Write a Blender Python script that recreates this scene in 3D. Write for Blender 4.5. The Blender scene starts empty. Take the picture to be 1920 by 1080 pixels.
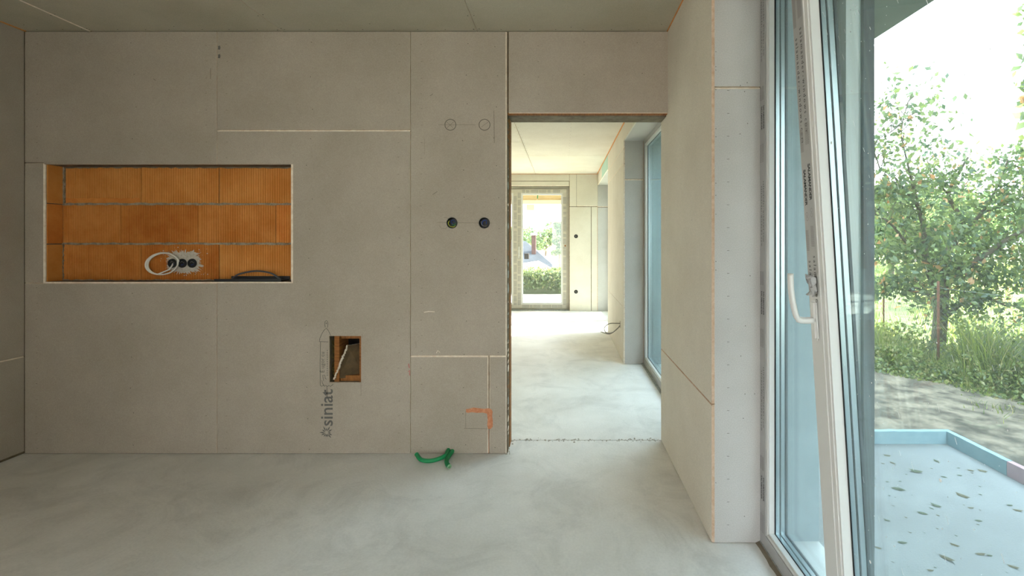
import bpy, bmesh, math, random
import numpy as np
from mathutils import Matrix, Vector

R = random.Random(7)
S = bpy.context.scene
COL = S.collection
F = 900.0                      # focal length in pixels of a 1920 wide frame
CAMZ = 1.326

# ------------------------------------------------------------------ camera
cam_d = bpy.data.cameras.new('camera')
cam = bpy.data.objects.new('camera', cam_d)
COL.objects.link(cam)
cam.location = (0, 0, CAMZ)
cam.rotation_euler = (math.pi / 2, 0, 0)
cam_d.sensor_width = 36
cam_d.lens = F / 1920 * 36
cam_d.shift_x = -95 / 1920
cam_d.shift_y = -90 / 1920
cam_d.clip_start = 0.02
cam_d.clip_end = 300
S.camera = cam

# ------------------------------------------------------------------ view, world, sun
S.view_settings.view_transform = 'Standard'
S.view_settings.look = 'None'
S.view_settings.gamma = 1
S.view_settings.use_curve_mapping = False
S.view_settings.exposure = 3.42
S.cycles.max_bounces = 14
S.cycles.diffuse_bounces = 8
S.cycles.glossy_bounces = 6
S.cycles.transmission_bounces = 8
S.cycles.transparent_max_bounces = 40
S.cycles.sample_clamp_indirect = 6

w = bpy.data.worlds.new('world')
S.world = w
w.use_nodes = True
wn = w.node_tree
for n in list(wn.nodes):
    wn.nodes.remove(n)
wo = wn.nodes.new('ShaderNodeOutputWorld')
wb = wn.nodes.new('ShaderNodeBackground')
tc = wn.nodes.new('ShaderNodeTexCoord')
sx = wn.nodes.new('ShaderNodeSeparateXYZ')
cr = wn.nodes.new('ShaderNodeValToRGB')
cr.color_ramp.elements[0].position = 0.0
cr.color_ramp.elements[0].color = (1.0, 0.985, 0.95, 1)
cr.color_ramp.elements[1].position = 0.9
cr.color_ramp.elements[1].color = (0.73, 0.85, 1.0, 1)
wn.links.new(tc.outputs['Generated'], sx.inputs[0])
wn.links.new(sx.outputs['Z'], cr.inputs[0])
wn.links.new(cr.outputs[0], wb.inputs[0])
wn.links.new(wb.outputs[0], wo.inputs[0])
wb.inputs[1].default_value = 0.9

SUN_DIR = Vector((0.86, 0.22, 0.50)).normalized()      # towards the sun
sl = bpy.data.lights.new('sun', 'SUN')
sl.energy = 5.2
sl.angle = math.radians(0.6)
sl.color = (1.0, 0.93, 0.82)
so = bpy.data.objects.new('sun', sl)
COL.objects.link(so)
so.location = (20, 6, 14)
so.rotation_euler = SUN_DIR.to_track_quat('Z', 'Y').to_euler()

# ------------------------------------------------------------------ materials
def lin(c):
    return tuple(((v / 255) / 12.92 if v / 255 <= 0.04045 else ((v / 255 + 0.055) / 1.055) ** 2.4) for v in c) + (1,)

def mat(name, col, rough=0.8, col2=None, nscale=8, bump=0.0, bscale=60, metallic=0.0, spec=0.3, detail=4, lo=0.35, hi=0.65, stretch=None):
    m = bpy.data.materials.new(name)
    m.use_nodes = True
    t = m.node_tree
    b = t.nodes['Principled BSDF']
    b.inputs['Base Color'].default_value = lin(col)
    b.inputs['Roughness'].default_value = rough
    b.inputs['Metallic'].default_value = metallic
    b.inputs['Specular IOR Level'].default_value = spec
    tc = t.nodes.new('ShaderNodeTexCoord')
    src = tc.outputs['Object']
    if stretch:
        mp = t.nodes.new('ShaderNodeMapping')
        mp.inputs['Scale'].default_value = stretch
        t.links.new(src, mp.inputs[0])
        src = mp.outputs[0]
    if col2:
        n = t.nodes.new('ShaderNodeTexNoise')
        n.inputs['Scale'].default_value = nscale
        n.inputs['Detail'].default_value = detail
        n.inputs['Roughness'].default_value = 0.65
        r = t.nodes.new('ShaderNodeValToRGB')
        r.color_ramp.elements[0].position = lo
        r.color_ramp.elements[1].position = hi
        r.color_ramp.elements[0].color = lin(col)
        r.color_ramp.elements[1].color = lin(col2)
        t.links.new(src, n.inputs['Vector'])
        t.links.new(n.outputs['Fac'], r.inputs[0])
        t.links.new(r.outputs[0], b.inputs['Base Color'])
    if bump:
        n2 = t.nodes.new('ShaderNodeTexNoise')
        n2.inputs['Scale'].default_value = bscale
        n2.inputs['Detail'].default_value = 5
        bp = t.nodes.new('ShaderNodeBump')
        bp.inputs['Strength'].default_value = bump
        bp.inputs['Distance'].default_value = 0.004
        t.links.new(src, n2.inputs['Vector'])
        t.links.new(n2.outputs['Fac'], bp.inputs['Height'])
        t.links.new(bp.outputs[0], b.inputs['Normal'])
    return m

def board_mat(name, c1, c2):
    """paper faced gypsum board: soft blotches and fine paper fibre"""
    m = mat(name, c1, 0.85, c2, 1.6, 0.12, 380, spec=0.25)
    t = m.node_tree
    b = t.nodes['Principled BSDF']
    tc = [n for n in t.nodes if n.type == 'TEX_COORD'][0]
    ramp = [n for n in t.nodes if n.type == 'VALTORGB'][0]
    fn = t.nodes.new('ShaderNodeTexNoise')
    fn.inputs['Scale'].default_value = 260
    fn.inputs['Detail'].default_value = 2
    mr = t.nodes.new('ShaderNodeMapRange')
    mr.inputs[1].default_value = 0.3; mr.inputs[2].default_value = 0.7
    mr.inputs[3].default_value = 0.88; mr.inputs[4].default_value = 1.08
    mx = t.nodes.new('ShaderNodeVectorMath'); mx.operation = 'SCALE'
    t.links.new(tc.outputs['Object'], fn.inputs['Vector'])
    t.links.new(fn.outputs['Fac'], mr.inputs[0])
    t.links.new(ramp.outputs[0], mx.inputs[0])
    t.links.new(mr.outputs[0], mx.inputs['Scale'])
    t.links.new(mx.outputs[0], b.inputs['Base Color'])
    return m

M = {}
M['board'] = board_mat('gypsum_paper', (161, 150, 136), (172, 161, 148))
M['ceil'] = board_mat('ceiling_paper', (178, 171, 151), (188, 181, 162))
M['lit_cream'] = board_mat('lit_cream_paper', (204, 197, 182), (213, 207, 193))  # same board; brightness of hall and bounced light put into the colour
M['cool_lit_board'] = board_mat('cool_lit_paper', (180, 178, 174), (190, 188, 185))  # reveal faces: ordinary board, greyed to carry the bluish light on them
M['green_board'] = board_mat('green_paper', (168, 198, 184), (176, 206, 192))
M['core'] = mat('gypsum_core', (232, 222, 206), 0.9, (214, 196, 176), 30)
M['pink_core'] = mat('pink_core', (204, 180, 158), 0.9, (186, 156, 130), 40)
M['mortar'] = mat('mortar', (158, 148, 128), 0.95, (116, 104, 86), 30, 0.6, 60)
M['structure'] = mat('plaster_core', (116, 104, 86), 0.95, (94, 82, 66), 20)
M['tape'] = mat('orange_tape', (196, 128, 62), 0.7, (214, 150, 88), 20)
M['brick'] = mat('clay_brick', (190, 122, 56), 0.85, (204, 140, 74), 5, 0.2, 120, spec=0.2)
M['brick_dark'] = mat('clay_brick_dark', (170, 98, 38), 0.85, (190, 122, 58), 6, 0.2, 120, spec=0.2)
M['brick_mid'] = mat('clay_brick_mid', (180, 110, 46), 0.85, (198, 132, 68), 6, 0.2, 120, spec=0.2)
M['brick_side'] = mat('clay_brick_side', (190, 112, 48), 0.85, (206, 134, 66), 7, 0.2, 120, spec=0.2)
M['wood'] = mat('stud_wood', (150, 98, 48), 0.75, (116, 70, 32), 12, 0.2, 60, stretch=(1, 1, 8))
M['woodh'] = mat('beam_wood', (158, 104, 52), 0.75, (120, 74, 36), 12, 0.2, 60, stretch=(8, 1, 1))
M['foam'] = mat('grey_foam', (172, 178, 176), 0.9, (130, 132, 126), 40, 0.6, 90)
M['plaster'] = mat('smooth_plaster', (128, 120, 104), 0.9, (104, 92, 76), 14, 0.3, 50)
M['kraft'] = mat('kraft_paper', (96, 78, 54), 0.9, (74, 60, 42), 18)
M['splat'] = mat('white_plaster', (196, 188, 176), 0.9, (170, 160, 146), 60, 0.4, 200)
M['filler'] = mat('orange_filler', (200, 138, 104), 0.9, (180, 112, 76), 60, 0.5, 160)
M['black'] = mat('black_plastic', (16, 18, 20), 0.45, spec=0.5)
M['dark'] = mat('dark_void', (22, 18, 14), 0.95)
M['pencil'] = mat('pencil', (92, 86, 78), 0.9)
M['ink'] = mat('printed_ink', (92, 90, 86), 0.85, (104, 102, 98), 60)
M['inkthin'] = mat('printed_outline', (98, 95, 90), 0.85)
M['pink'] = mat('pink_chalk', (176, 108, 104), 0.9)
M['white_cable'] = mat('white_cable', (226, 222, 212), 0.45, spec=0.5)
M['grey_cable'] = mat('grey_cable', (132, 128, 120), 0.5, spec=0.4)
M['green_pipe'] = mat('green_conduit', (14, 128, 74), 0.4, (18, 142, 84), 12, spec=0.5)
M['green_in'] = mat('conduit_end', (150, 190, 150), 0.5)
M['wire_blue'] = mat('blue_wire', (36, 70, 150), 0.4)
M['wire_yellow'] = mat('yellow_wire', (198, 206, 70), 0.4)
M['wool'] = mat('mineral_wool', (150, 134, 70), 1.0, (98, 88, 50), 40, 1.0, 80)
M['pvc'] = mat('white_pvc', (206, 206, 203), 0.32, spec=0.5)
M['film'] = mat('protective_film', (158, 158, 157), 0.4, (168, 168, 166), 10, spec=0.5)
M['filmfar'] = mat('far_film', (196, 190, 174), 0.5, (186, 180, 166), 10)
M['filmgrey'] = mat('film_print_grey', (140, 138, 136), 0.5)
M['ext'] = mat('anthracite_profile', (66, 70, 75), 0.4, (78, 82, 88), 6, spec=0.5)
M['gasket'] = mat('rubber_gasket', (14, 16, 18), 0.5)
M['spacer'] = mat('steel_spacer', (186, 196, 200), 0.28, metallic=0.85)
M['facade'] = mat('facade_render', (148, 158, 162), 0.9, (158, 168, 172), 8, 0.1, 80)
M['facade_side'] = mat('outer_render', (170, 176, 178), 0.9, (182, 188, 190), 8, 0.1, 80)
M['soffit'] = mat('soffit_board', (120, 126, 120), 0.85, (130, 136, 130), 3)
M['silver'] = mat('satin_steel', (170, 170, 168), 0.35, metallic=0.9)
M['terrace'] = mat('terrace_concrete', (124, 124, 123), 0.85, (136, 137, 136), 2.2, 0.35, 90)
M['xps'] = mat('blue_foam', (130, 156, 164), 0.8, (144, 168, 176), 14, 0.3, 120)
M['xps_pink'] = mat('pink_foam', (186, 152, 158), 0.8, (172, 140, 146), 14, 0.3, 120)
M['dirt'] = mat('dry_dirt', (80, 72, 62), 1.0, (140, 126, 108), 5.5, 1.0, 14, detail=10, lo=.40, hi=.62)
M['gravel'] = mat('pale_gravel', (214, 208, 194), 1.0, (186, 178, 162), 4, 0.8, 30)
M['lawn'] = mat('lawn_ground', (98, 112, 52), 1.0, (134, 138, 78), 2.4, 1.0, 20)
M['bark'] = mat('bark', (74, 64, 54), 0.95, (104, 92, 78), 10, 1.0, 40)
M['rust'] = mat('rusty_post', (116, 74, 56), 0.9, (86, 62, 50), 20, 0.4, 80)
M['wire'] = mat('fence_wire', (122, 124, 120), 0.6, metallic=0.4)
M['dry_leaf'] = mat('dry_leaf', (112, 102, 78), 0.9, (84, 80, 62), 40)
M['dry_leaf2'] = mat('dry_green_leaf', (96, 104, 80), 0.9, (70, 76, 60), 40)
M['roof'] = mat('slate_roof', (36, 41, 47), 0.9, (48, 54, 60), 1.5, 0.5, 12)
M['housewall'] = mat('house_wall', (214, 206, 190), 0.9, (200, 190, 174), 2)
M['chimney'] = mat('chimney_brick', (72, 52, 48), 0.9, (60, 44, 42), 8, 0.4, 30)
M['whitesheet'] = mat('white_canopy', (232, 230, 222), 0.7)
M['beam'] = mat('porch_beam', (212, 196, 160), 0.8, (196, 180, 146), 6, stretch=(1, 8, 8))
M['beamwhite'] = mat('porch_white', (226, 222, 210), 0.7)
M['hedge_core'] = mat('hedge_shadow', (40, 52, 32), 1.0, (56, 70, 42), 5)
M['dust'] = mat('glass_dust', (236, 240, 240), 0.9)
M['rubble'] = mat('floor_crumbs', (204, 200, 190), 0.95, (150, 142, 128), 60)

# floor screed
def floor_mat():
    m = mat('floor_screed', (208, 205, 199), 0.55, (228, 226, 222), 1.1, 0.25, 70, spec=0.35, detail=8)
    t = m.node_tree
    b = t.nodes['Principled BSDF']
    tc = [n for n in t.nodes if n.type == 'TEX_COORD'][0]
    ramp = [n for n in t.nodes if n.type == 'VALTORGB'][0]
    n3 = t.nodes.new('ShaderNodeTexNoise')
    n3.inputs['Scale'].default_value = 2.3
    n3.inputs['Detail'].default_value = 9
    n3.inputs['Roughness'].default_value = 0.7
    n3.inputs['Distortion'].default_value = 1.2
    mr = t.nodes.new('ShaderNodeMapRange')
    mr.inputs[1].default_value = 0.36; mr.inputs[2].default_value = 0.52
    mr.inputs[3].default_value = 0.86; mr.inputs[4].default_value = 1.0
    n4 = t.nodes.new('ShaderNodeTexNoise')
    n4.inputs['Scale'].default_value = 90
    n4.inputs['Detail'].default_value = 3
    mr4 = t.nodes.new('ShaderNodeMapRange')
    mr4.inputs[1].default_value = 0.3; mr4.inputs[2].default_value = 0.7
    mr4.inputs[3].default_value = 0.95; mr4.inputs[4].default_value = 1.03
    mul = t.nodes.new('ShaderNodeMath'); mul.operation = 'MULTIPLY'
    mx = t.nodes.new('ShaderNodeVectorMath'); mx.operation = 'SCALE'
    for n in (n3, n4):
        t.links.new(tc.outputs['Object'], n.inputs['Vector'])
    t.links.new(n3.outputs['Fac'], mr.inputs[0])
    t.links.new(n4.outputs['Fac'], mr4.inputs[0])
    t.links.new(mr.outputs[0], mul.inputs[0]); t.links.new(mr4.outputs[0], mul.inputs[1])
    t.links.new(ramp.outputs[0], mx.inputs[0])
    t.links.new(mul.outputs[0], mx.inputs['Scale'])
    t.links.new(mx.outputs[0], b.inputs['Base Color'])
    return m
M['floor'] = floor_mat()

def glass_mat(name, tint, dust=0.02):
    m = bpy.data.materials.new(name)
    m.use_nodes = True
    t = m.node_tree
    for n in list(t.nodes):
        t.nodes.remove(n)
    o = t.nodes.new('ShaderNodeOutputMaterial')
    tr = t.nodes.new('ShaderNodeBsdfTransparent'); tr.inputs[0].default_value = tint + (1,)
    gl = t.nodes.new('ShaderNodeBsdfGlossy'); gl.inputs['Roughness'].default_value = 0.0
    gl.inputs['Color'].default_value = (0.85, 0.97, 1.0, 1)
    lw = t.nodes.new('ShaderNodeLayerWeight'); lw.inputs[0].default_value = 0.5
    pw = t.nodes.new('ShaderNodeMath'); pw.operation = 'POWER'; pw.inputs[1].default_value = 5
    ma = t.nodes.new('ShaderNodeMath'); ma.operation = 'MULTIPLY_ADD'; ma.inputs[1].default_value = 0.96; ma.inputs[2].default_value = 0.028
    mix = t.nodes.new('ShaderNodeMixShader')
    df = t.nodes.new('ShaderNodeBsdfDiffuse'); df.inputs[0].default_value = (0.8, 0.84, 0.85, 1)
    dt = t.nodes.new('ShaderNodeBsdfTranslucent'); dt.inputs[0].default_value = (0.8, 0.84, 0.85, 1)
    dm = t.nodes.new('ShaderNodeMixShader'); dm.inputs[0].default_value = 0.5
    mix2 = t.nodes.new('ShaderNodeMixShader'); mix2.inputs[0].default_value = dust
    t.links.new(lw.outputs['Facing'], pw.inputs[0])
    t.links.new(pw.outputs[0], ma.inputs[0])
    t.links.new(ma.outputs[0], mix.inputs[0])
    t.links.new(tr.outputs[0], mix.inputs[1]); t.links.new(gl.outputs[0], mix.inputs[2])
    t.links.new(df.outputs[0], dm.inputs[1]); t.links.new(dt.outputs[0], dm.inputs[2])
    t.links.new(mix.outputs[0], mix2.inputs[1]); t.links.new(dm.outputs[0], mix2.inputs[2])
    t.links.new(mix2.outputs[0], o.inputs[0])
    return m
M['glass'] = glass_mat('window_glass', (0.958, 0.989, 0.992), 0.011)
M['glass_far'] = glass_mat('far_glass', (0.97, 0.99, 0.985), 0.01)

def leaf_mat(name, c1, c2, c3, p3=0.93):
    m = bpy.data.materials.new(name)
    m.use_nodes = True
    t = m.node_tree
    for n in list(t.nodes):
        t.nodes.remove(n)
    o = t.nodes.new('ShaderNodeOutputMaterial')
    g = t.nodes.new('ShaderNodeNewGeometry')
    r = t.nodes.new('ShaderNodeValToRGB')
    e = r.color_ramp.elements
    e[0].position = 0; e[0].color = lin(c1)
    e[1].position = p3 - 0.03; e[1].color = lin(c2)
    e2 = e.new(p3); e2.color = lin(c3)
    d = t.nodes.new('ShaderNodeBsdfDiffuse')
    tl = t.nodes.new('ShaderNodeBsdfTranslucent')
    hs = t.nodes.new('ShaderNodeHueSaturation'); hs.inputs['Hue'].default_value = 0.475; hs.inputs['Value'].default_value = 1.7
    hs.inputs['Saturation'].default_value = 1.1
    gl = t.nodes.new('ShaderNodeBsdfGlossy'); gl.inputs['Roughness'].default_value = 0.45
    mx = t.nodes.new('ShaderNodeMixShader'); mx.inputs[0].default_value = 0.45
    mx2 = t.nodes.new('ShaderNodeMixShader'); mx2.inputs[0].default_value = 0.05
    t.links.new(g.outputs['Random Per Island'], r.inputs[0])
    t.links.new(r.outputs[0], d.inputs[0]); t.links.new(r.outputs[0], hs.inputs['Color'])
    t.links.new(hs.outputs[0], tl.inputs[0])
    t.links.new(d.outputs[0], mx.inputs[1]); t.links.new(tl.outputs[0], mx.inputs[2])
    t.links.new(mx.outputs[0], mx2.inputs[1]); t.links.new(gl.outputs[0], mx2.inputs[2])
    t.links.new(mx2.outputs[0], o.inputs[0])
    return m
M['leaf'] = leaf_mat('tree_leaf', (66, 86, 62), (124, 138, 84), (186, 146, 100), 0.975)
M['leaf_far'] = leaf_mat('distant_leaf', (60, 84, 60), (100, 122, 76), (130, 140, 90), 0.9)
M['weed'] = leaf_mat('weed_leaf', (74, 94, 52), (134, 146, 76), (170, 164, 110), 0.86)
M['hedge'] = leaf_mat('hedge_leaf', (70, 88, 50), (92, 108, 66), (120, 122, 84), 0.9)

# ------------------------------------------------------------------ helpers
def link(name, me, mats, parent=None, loc=None):
    if isinstance(me, bmesh.types.BMesh):
        bm = me
        me = bpy.data.meshes.new(name)
        bm.to_mesh(me)
        bm.free()
    for m_ in (mats if isinstance(mats, (list, tuple)) else [mats]):
        me.materials.append(m_)
    o = bpy.data.objects.new(name, me)
    COL.objects.link(o)
    if loc is not None:
        o.location = loc
    if parent is not None:
        o.parent = parent
    return o

def tag(o, label=None, cat=None, group=None, kind=None):
    if label: o['label'] = label
    if cat: o['category'] = cat
    if group: o['group'] = group
    if kind: o['kind'] = kind
    return o

def empty(name, loc=(0, 0, 0), label=None, cat=None, group=None, kind=None):
    o = bpy.data.objects.new(name, None)
    o.empty_display_size = 0.05
    COL.objects.link(o)
    o.location = loc
    return tag(o, label, cat, group, kind)

def box(bm, x0, x1, y0, y1, z0, z1, mi=0):
    vs = [bm.verts.new(p) for p in ((x0, y0, z0), (x1, y0, z0), (x1, y1, z0), (x0, y1, z0), (x0, y0, z1), (x1, y0, z1), (x1, y1, z1), (x0, y1, z1))]
    for f in ((0, 3, 2, 1), (4, 5, 6, 7), (0, 1, 5, 4), (1, 2, 6, 5), (2, 3, 7, 6), (3, 0, 4, 7)):
        fa = bm.faces.new([vs[i] for i in f]); fa.material_index = mi
    return vs

def boxo(name, x0, x1, y0, y1, z0, z1, m, parent=None, bevel=0.0):
    """box whose mesh is in parent space; parents sit at their own location"""
    bm = bmesh.new()
    off = parent.location if parent is not None else Vector((0, 0, 0))
    box(bm, x0 - off.x, x1 - off.x, y0 - off.y, y1 - off.y, z0 - off.z, z1 - off.z)
    if bevel:
        bmesh.ops.bevel(bm, geom=bm.edges[:], offset=bevel, segments=2, affect='EDGES', profile=0.6)
    return link(name, bm, m, parent)

# frames: (u, v, d) -> world ; d is depth behind the visible face
def fr_back(Y): return lambda u, v, d: (u, Y + d, v)
def fr_rear(Y): return lambda u, v, d: (u, Y - d, v)
def fr_right(X): return lambda u, v, d: (X + d, u, v)
def fr_left(X): return lambda u, v, d: (X - d, u, v)
def fr_ceil(Z): return lambda u, v, d: (u, v, Z + d)
def fr_floor(Z): return lambda u, v, d: (u, v, Z - d)

def panel(bm, fr, u0, u1, v0, v1, t, holes=(), circles=(), ch=None, mf=0, me=1, d0=0.0):
    """slab with rectangular holes, round holes and chamfered edges (ch: dict of l r b t widths)"""
    ch = ch or {}
    iu0, iu1 = u0 + ch.get('l', 0), u1 - ch.get('r', 0)
    iv0, iv1 = v0 + ch.get('b', 0), v1 - ch.get('t', 0)
    us = {iu0, iu1}; vs = {iv0, iv1}
    for h in holes:
        us |= {min(max(h[0], iu0), iu1), min(max(h[1], iu0), iu1)}; vs |= {min(max(h[2], iv0), iv1), min(max(h[3], iv0), iv1)}
    for c in circles:
        k = c[2] * 1.35
        us |= {c[0] - k, c[0] + k}; vs |= {c[1] - k, c[1] + k}
    us = sorted(us); vs = sorted(vs)
    def inh(u, v):
        return any(h[0] < u < h[1] and h[2] < v < h[3] for h in holes)
    def V(u, v, d): return bm.verts.new(fr(u, v, d + d0))
    def quad(p, mi):
        f = bm.faces.new([V(*q) for q in p]); f.material_index = mi
    for i in range(len(us) - 1):
        for j in range(len(vs) - 1):
            a, b, c, d = us[i], us[i + 1], vs[j], vs[j + 1]
            mu, mv = (a + b) / 2, (c + d) / 2
            if inh(mu, mv): continue
            circ = [q for q in circles if abs(q[0] - mu) < 1e-6 and abs(q[1] - mv) < 1e-6]
            if circ:
                q = circ[0]; n = 24; k = q[2] * 1.35
                for s in range(n):
                    a0, a1 = 2 * math.pi * s / n, 2 * math.pi * (s + 1) / n
                    def sq(an):
                        cx, cy = math.cos(an), math.sin(an); m_ = max(abs(cx), abs(cy))
                        return q[0] + k * cx / m_, q[1] + k * cy / m_
                    p0, p1 = sq(a0), sq(a1)
                    c0 = (q[0] + q[2] * math.cos(a0), q[1] + q[2] * math.sin(a0))
                    c1 = (q[0] + q[2] * math.cos(a1), q[1] + q[2] * math.sin(a1))
                    quad([(*p0, 0), (*p1, 0), (*c1, 0), (*c0, 0)], mf)
                    quad([(*c0, 0), (*c1, 0), (*c1, t), (*c0, t)], me)
                    quad([(*p0, t), (*p1, t), (*c1, t), (*c0, t)], me)
                continue
            quad([(a, c, 0), (b, c, 0), (b, d, 0), (a, d, 0)], mf)
            quad([(a, c, t), (b, c, t), (b, d, t), (a, d, t)], me)
            # side walls against holes
            for (mu2, mv2, e) in ((a - 1e-4, mv, ((a, c), (a, d))), (b + 1e-4, mv, ((b, c), (b, d))), (mu, c - 1e-4, ((a, c), (b, c))), (mu, d + 1e-4, ((a, d), (b, d)))):
                if us[0] < mu2 < us[-1] and vs[0] < mv2 < vs[-1] and inh(mu2, mv2):
                    quad([(*e[0], 0), (*e[1], 0), (*e[1], t), (*e[0], t)], me)
    # border, cut where holes reach the rim
    cd = min(0.005, t * 0.4)
    def rim(axis, fixed_i, fixed_o, lst, key):
        for k in range(len(lst) - 1):
            a, b = lst[k], lst[k + 1]
            m_ = (a + b) / 2
            ok = not (inh(fixed_i + (1e-4 if key in 'lb' else -1e-4), m_) if axis == 'u' else inh(m_, fixed_i + (1e-4 if key in 'lb' else -1e-4)))
            if not ok: continue
            def pt(x, s, d): return (x, s, d) if axis == 'u' else (s, x, d)
            aa, bb = a, b
            if ch.get(key, 0):
                oa = (v0 if axis == 'u' else u0) if k == 0 else a
                ob = (v1 if axis == 'u' else u1) if k == len(lst) - 2 else b
                quad([pt(fixed_i, a, 0), pt(fixed_i, b, 0), pt(fixed_o, ob, cd), pt(fixed_o, oa, cd)], me)
                quad([pt(fixed_o, oa, cd), pt(fixed_o, ob, cd), pt(fixed_o, ob, t), pt(fixed_o, oa, t)], me)
            else:
                quad([pt(fixed_o, a, 0), pt(fixed_o, b, 0), pt(fixed_o, b, t), pt(fixed_o, a, t)], me)
    rim('u', iu0, u0, vs, 'l'); rim('u', iu1, u1, vs, 'r')
    rim('v', iv0, v0, us, 'b'); rim('v', iv1, v1, us, 't')

def board(fr, u0, u1, v0, v1, parent, m='board', edge='core', holes=(), circles=(), ch=None, t=0.0125, name='gypsum_board', label=None):
    bm = bmesh.new()
    panel(bm, fr, u0, u1, v0, v1, t, holes, circles, ch)
    bmesh.ops.remove_doubles(bm, verts=bm.verts, dist=1e-5)
    bmesh.ops.recalc_face_normals(bm, faces=bm.faces)
    o = link(name, bm, [M[m], M[edge]], parent)
    if label: o['label'] = label
    return o

def slab(name, fr, u0, u1, v0, v1, t, m, parent=None, holes=(), circles=(), d0=0.0, kind=None):
    bm = bmesh.new()
    panel(bm, fr, u0, u1, v0, v1, t, holes, circles, None, 0, 0, d0)
    bmesh.ops.remove_doubles(bm, verts=bm.verts, dist=1e-5)
    bmesh.ops.recalc_face_normals(bm, faces=bm.faces)
    o = link(name, bm, m, parent)
    if kind: o['kind'] = kind
    return o

def tube(bm, pts, r, n=8, closed=False, cap=True, mi=0, r_end=None):
    pts = [Vector(p) for p in pts]
    rings = []
    N = len(pts)
    up = None
    for i, p in enumerate(pts):
        if closed:
            t = pts[(i + 1) % N] - pts[i - 1]
        else:
            t = pts[min(i + 1, N - 1)] - pts[max(i - 1, 0)]
        if t.length < 1e-9: t = Vector((0, 0, 1))
        t.normalize()
        if up is None:
            up = t.orthogonal().normalized()
        else:
            up = (up - t * up.dot(t))
            if up.length < 1e-6: up = t.orthogonal()
            up.normalize()
        s = t.cross(up)
        rr = r if r_end is None else r + (r_end - r) * i / max(1, N - 1)
        rings.append([bm.verts.new(p + (up * math.cos(2 * math.pi * k / n) + s * math.sin(2 * math.pi * k / n)) * rr) for k in range(n)])
    m_ = N if closed else N - 1
    for i in range(m_):
        a, b = rings[i], rings[(i + 1) % N]
        for k in range(n):
            f = bm.faces.new((a[k], a[(k + 1) % n], b[(k + 1) % n], b[k])); f.smooth = True; f.material_index = mi
    if cap and not closed:
        bm.faces.new(list(reversed(rings[0]))).material_index = mi
        bm.faces.new(rings[-1]).material_index = mi

def spline(pts, n=24):
    P = [Vector(p) for p in pts]
    P = [P[0] * 2 - P[1]] + P + [P[-1] * 2 - P[-2]]
    out = []
    seg = len(P) - 3
    for i in range(seg):
        p0, p1, p2, p3 = P[i:i + 4]
        k = max(2, n // seg)
        for s in range(k):
            t = s / k
            out.append(0.5 * ((2 * p1) + (-p0 + p2) * t + (2 * p0 - 5 * p1 + 4 * p2 - p3) * t * t + (-p0 + 3 * p1 - 3 * p2 + p3) * t ** 3))
    out.append(P[-2])
    return out

def ribbon(bm, fr, pts, wdt, d=-0.0004, closed=False):
    """thin flat mark on a surface, pts in (u, v)"""
    N = len(pts)
    vs = []
    for i in range(N):
        a = pts[(i - 1) % N] if (closed or i > 0) else pts[i]
        b = pts[(i + 1) % N] if (closed or i < N - 1) else pts[i]
        tx, ty = b[0] - a[0], b[1] - a[1]
        l = math.hypot(tx, ty) or 1
        nx, ny = -ty / l * wdt / 2, tx / l * wdt / 2
        vs.append((bm.verts.new(fr(pts[i][0] + nx, pts[i][1] + ny, d)), bm.verts.new(fr(pts[i][0] - nx, pts[i][1] - ny, d))))
    for i in range(N if closed else N - 1):
        a, b = vs[i], vs[(i + 1) % N]
        bm.faces.new((a[0], a[1], b[1], b[0]))

def poly(bm, fr, pts, t, d=0.0, mi=0):
    """extruded outline lying on a surface (t proud of it)"""
    A = [bm.verts.new(fr(u, v, d - t)) for u, v in pts]
    B = [bm.verts.new(fr(u, v, d)) for u, v in pts]
    fs = [bm.faces.new(A)]
    n = len(pts)
    for i in range(n):
        fs.append(bm.faces.new((A[i], B[i], B[(i + 1) % n], A[(i + 1) % n])))
    for f in fs: f.material_index = mi

def text_mesh(name, body, size, mtx, m, parent, spacing=1.0, bold=0.0, label=None):
    c = bpy.data.curves.new(name + '_curve', 'FONT')
    c.body = body; c.size = size; c.space_character = spacing; c.offset = bold
    c.resolution_u = 3
    o = bpy.data.objects.new(name + '_tmp', c)
    COL.objects.link(o)
    dg = bpy.context.evaluated_depsgraph_get()
    me = bpy.data.meshes.new_from_object(o.evaluated_get(dg))
    COL.objects.unlink(o)
    bpy.data.objects.remove(o)
    me.transform(mtx)
    me.name = name
    me.materials.clear()
    q = link(name, me, m, parent)
    if label: q['label'] = label
    return q

def basis(x, y, loc):
    x = Vector(x); y = Vector(y); z = x.cross(y)
    m = Matrix((x, y, z)).transposed().to_4x4()
    m.translation = loc
    return m

def ragged(pts_fn, n, amp, rnd=R):
    return [pts_fn(i / n, rnd.uniform(-amp, amp)) for i in range(n)]

# ------------------------------------------------------------------ key dimensions
Y0 = 2.975                 # partition face
def bx(px): return (px - 1055) * Y0 / F
def bz(py): return CAMZ - (py - 450) * Y0 / F
XL = bx(46)                # left wall
XR = 0.652                 # right wall face
ZC = 2.622                 # ceiling
ZH = 2.560                 # hall ceiling
YP = 2.10                  # near pier reveal face
YH = 3.18                  # hall side of the partition
YP2 = 5.13                 # hall pier front
YP3 = 6.93
YF = 8.97                  # far wall
YB = -2.9                  # rear wall of the room
XW = 0.864                 # window frame inner face
XO = 1.127                 # facade
ZHEAD = 2.385
JX = -0.345                # door jamb

# ------------------------------------------------------------------ floor and ceiling
fl = slab('floor', fr_floor(0.0), XL - 0.3, XO, YB - 0.2, YH - 0.004, 0.12, M['floor'], kind='structure')
fl2 = slab('floor', fr_floor(0.0), -4.6, XO, YH + 0.004, YF + 0.35, 0.12, M['floor'], kind='structure')
boxo('floor_joint', -4.6, XO, YH - 0.004, YH + 0.004, -0.12, -0.006, M['mortar'])['kind'] = 'structure'

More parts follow.
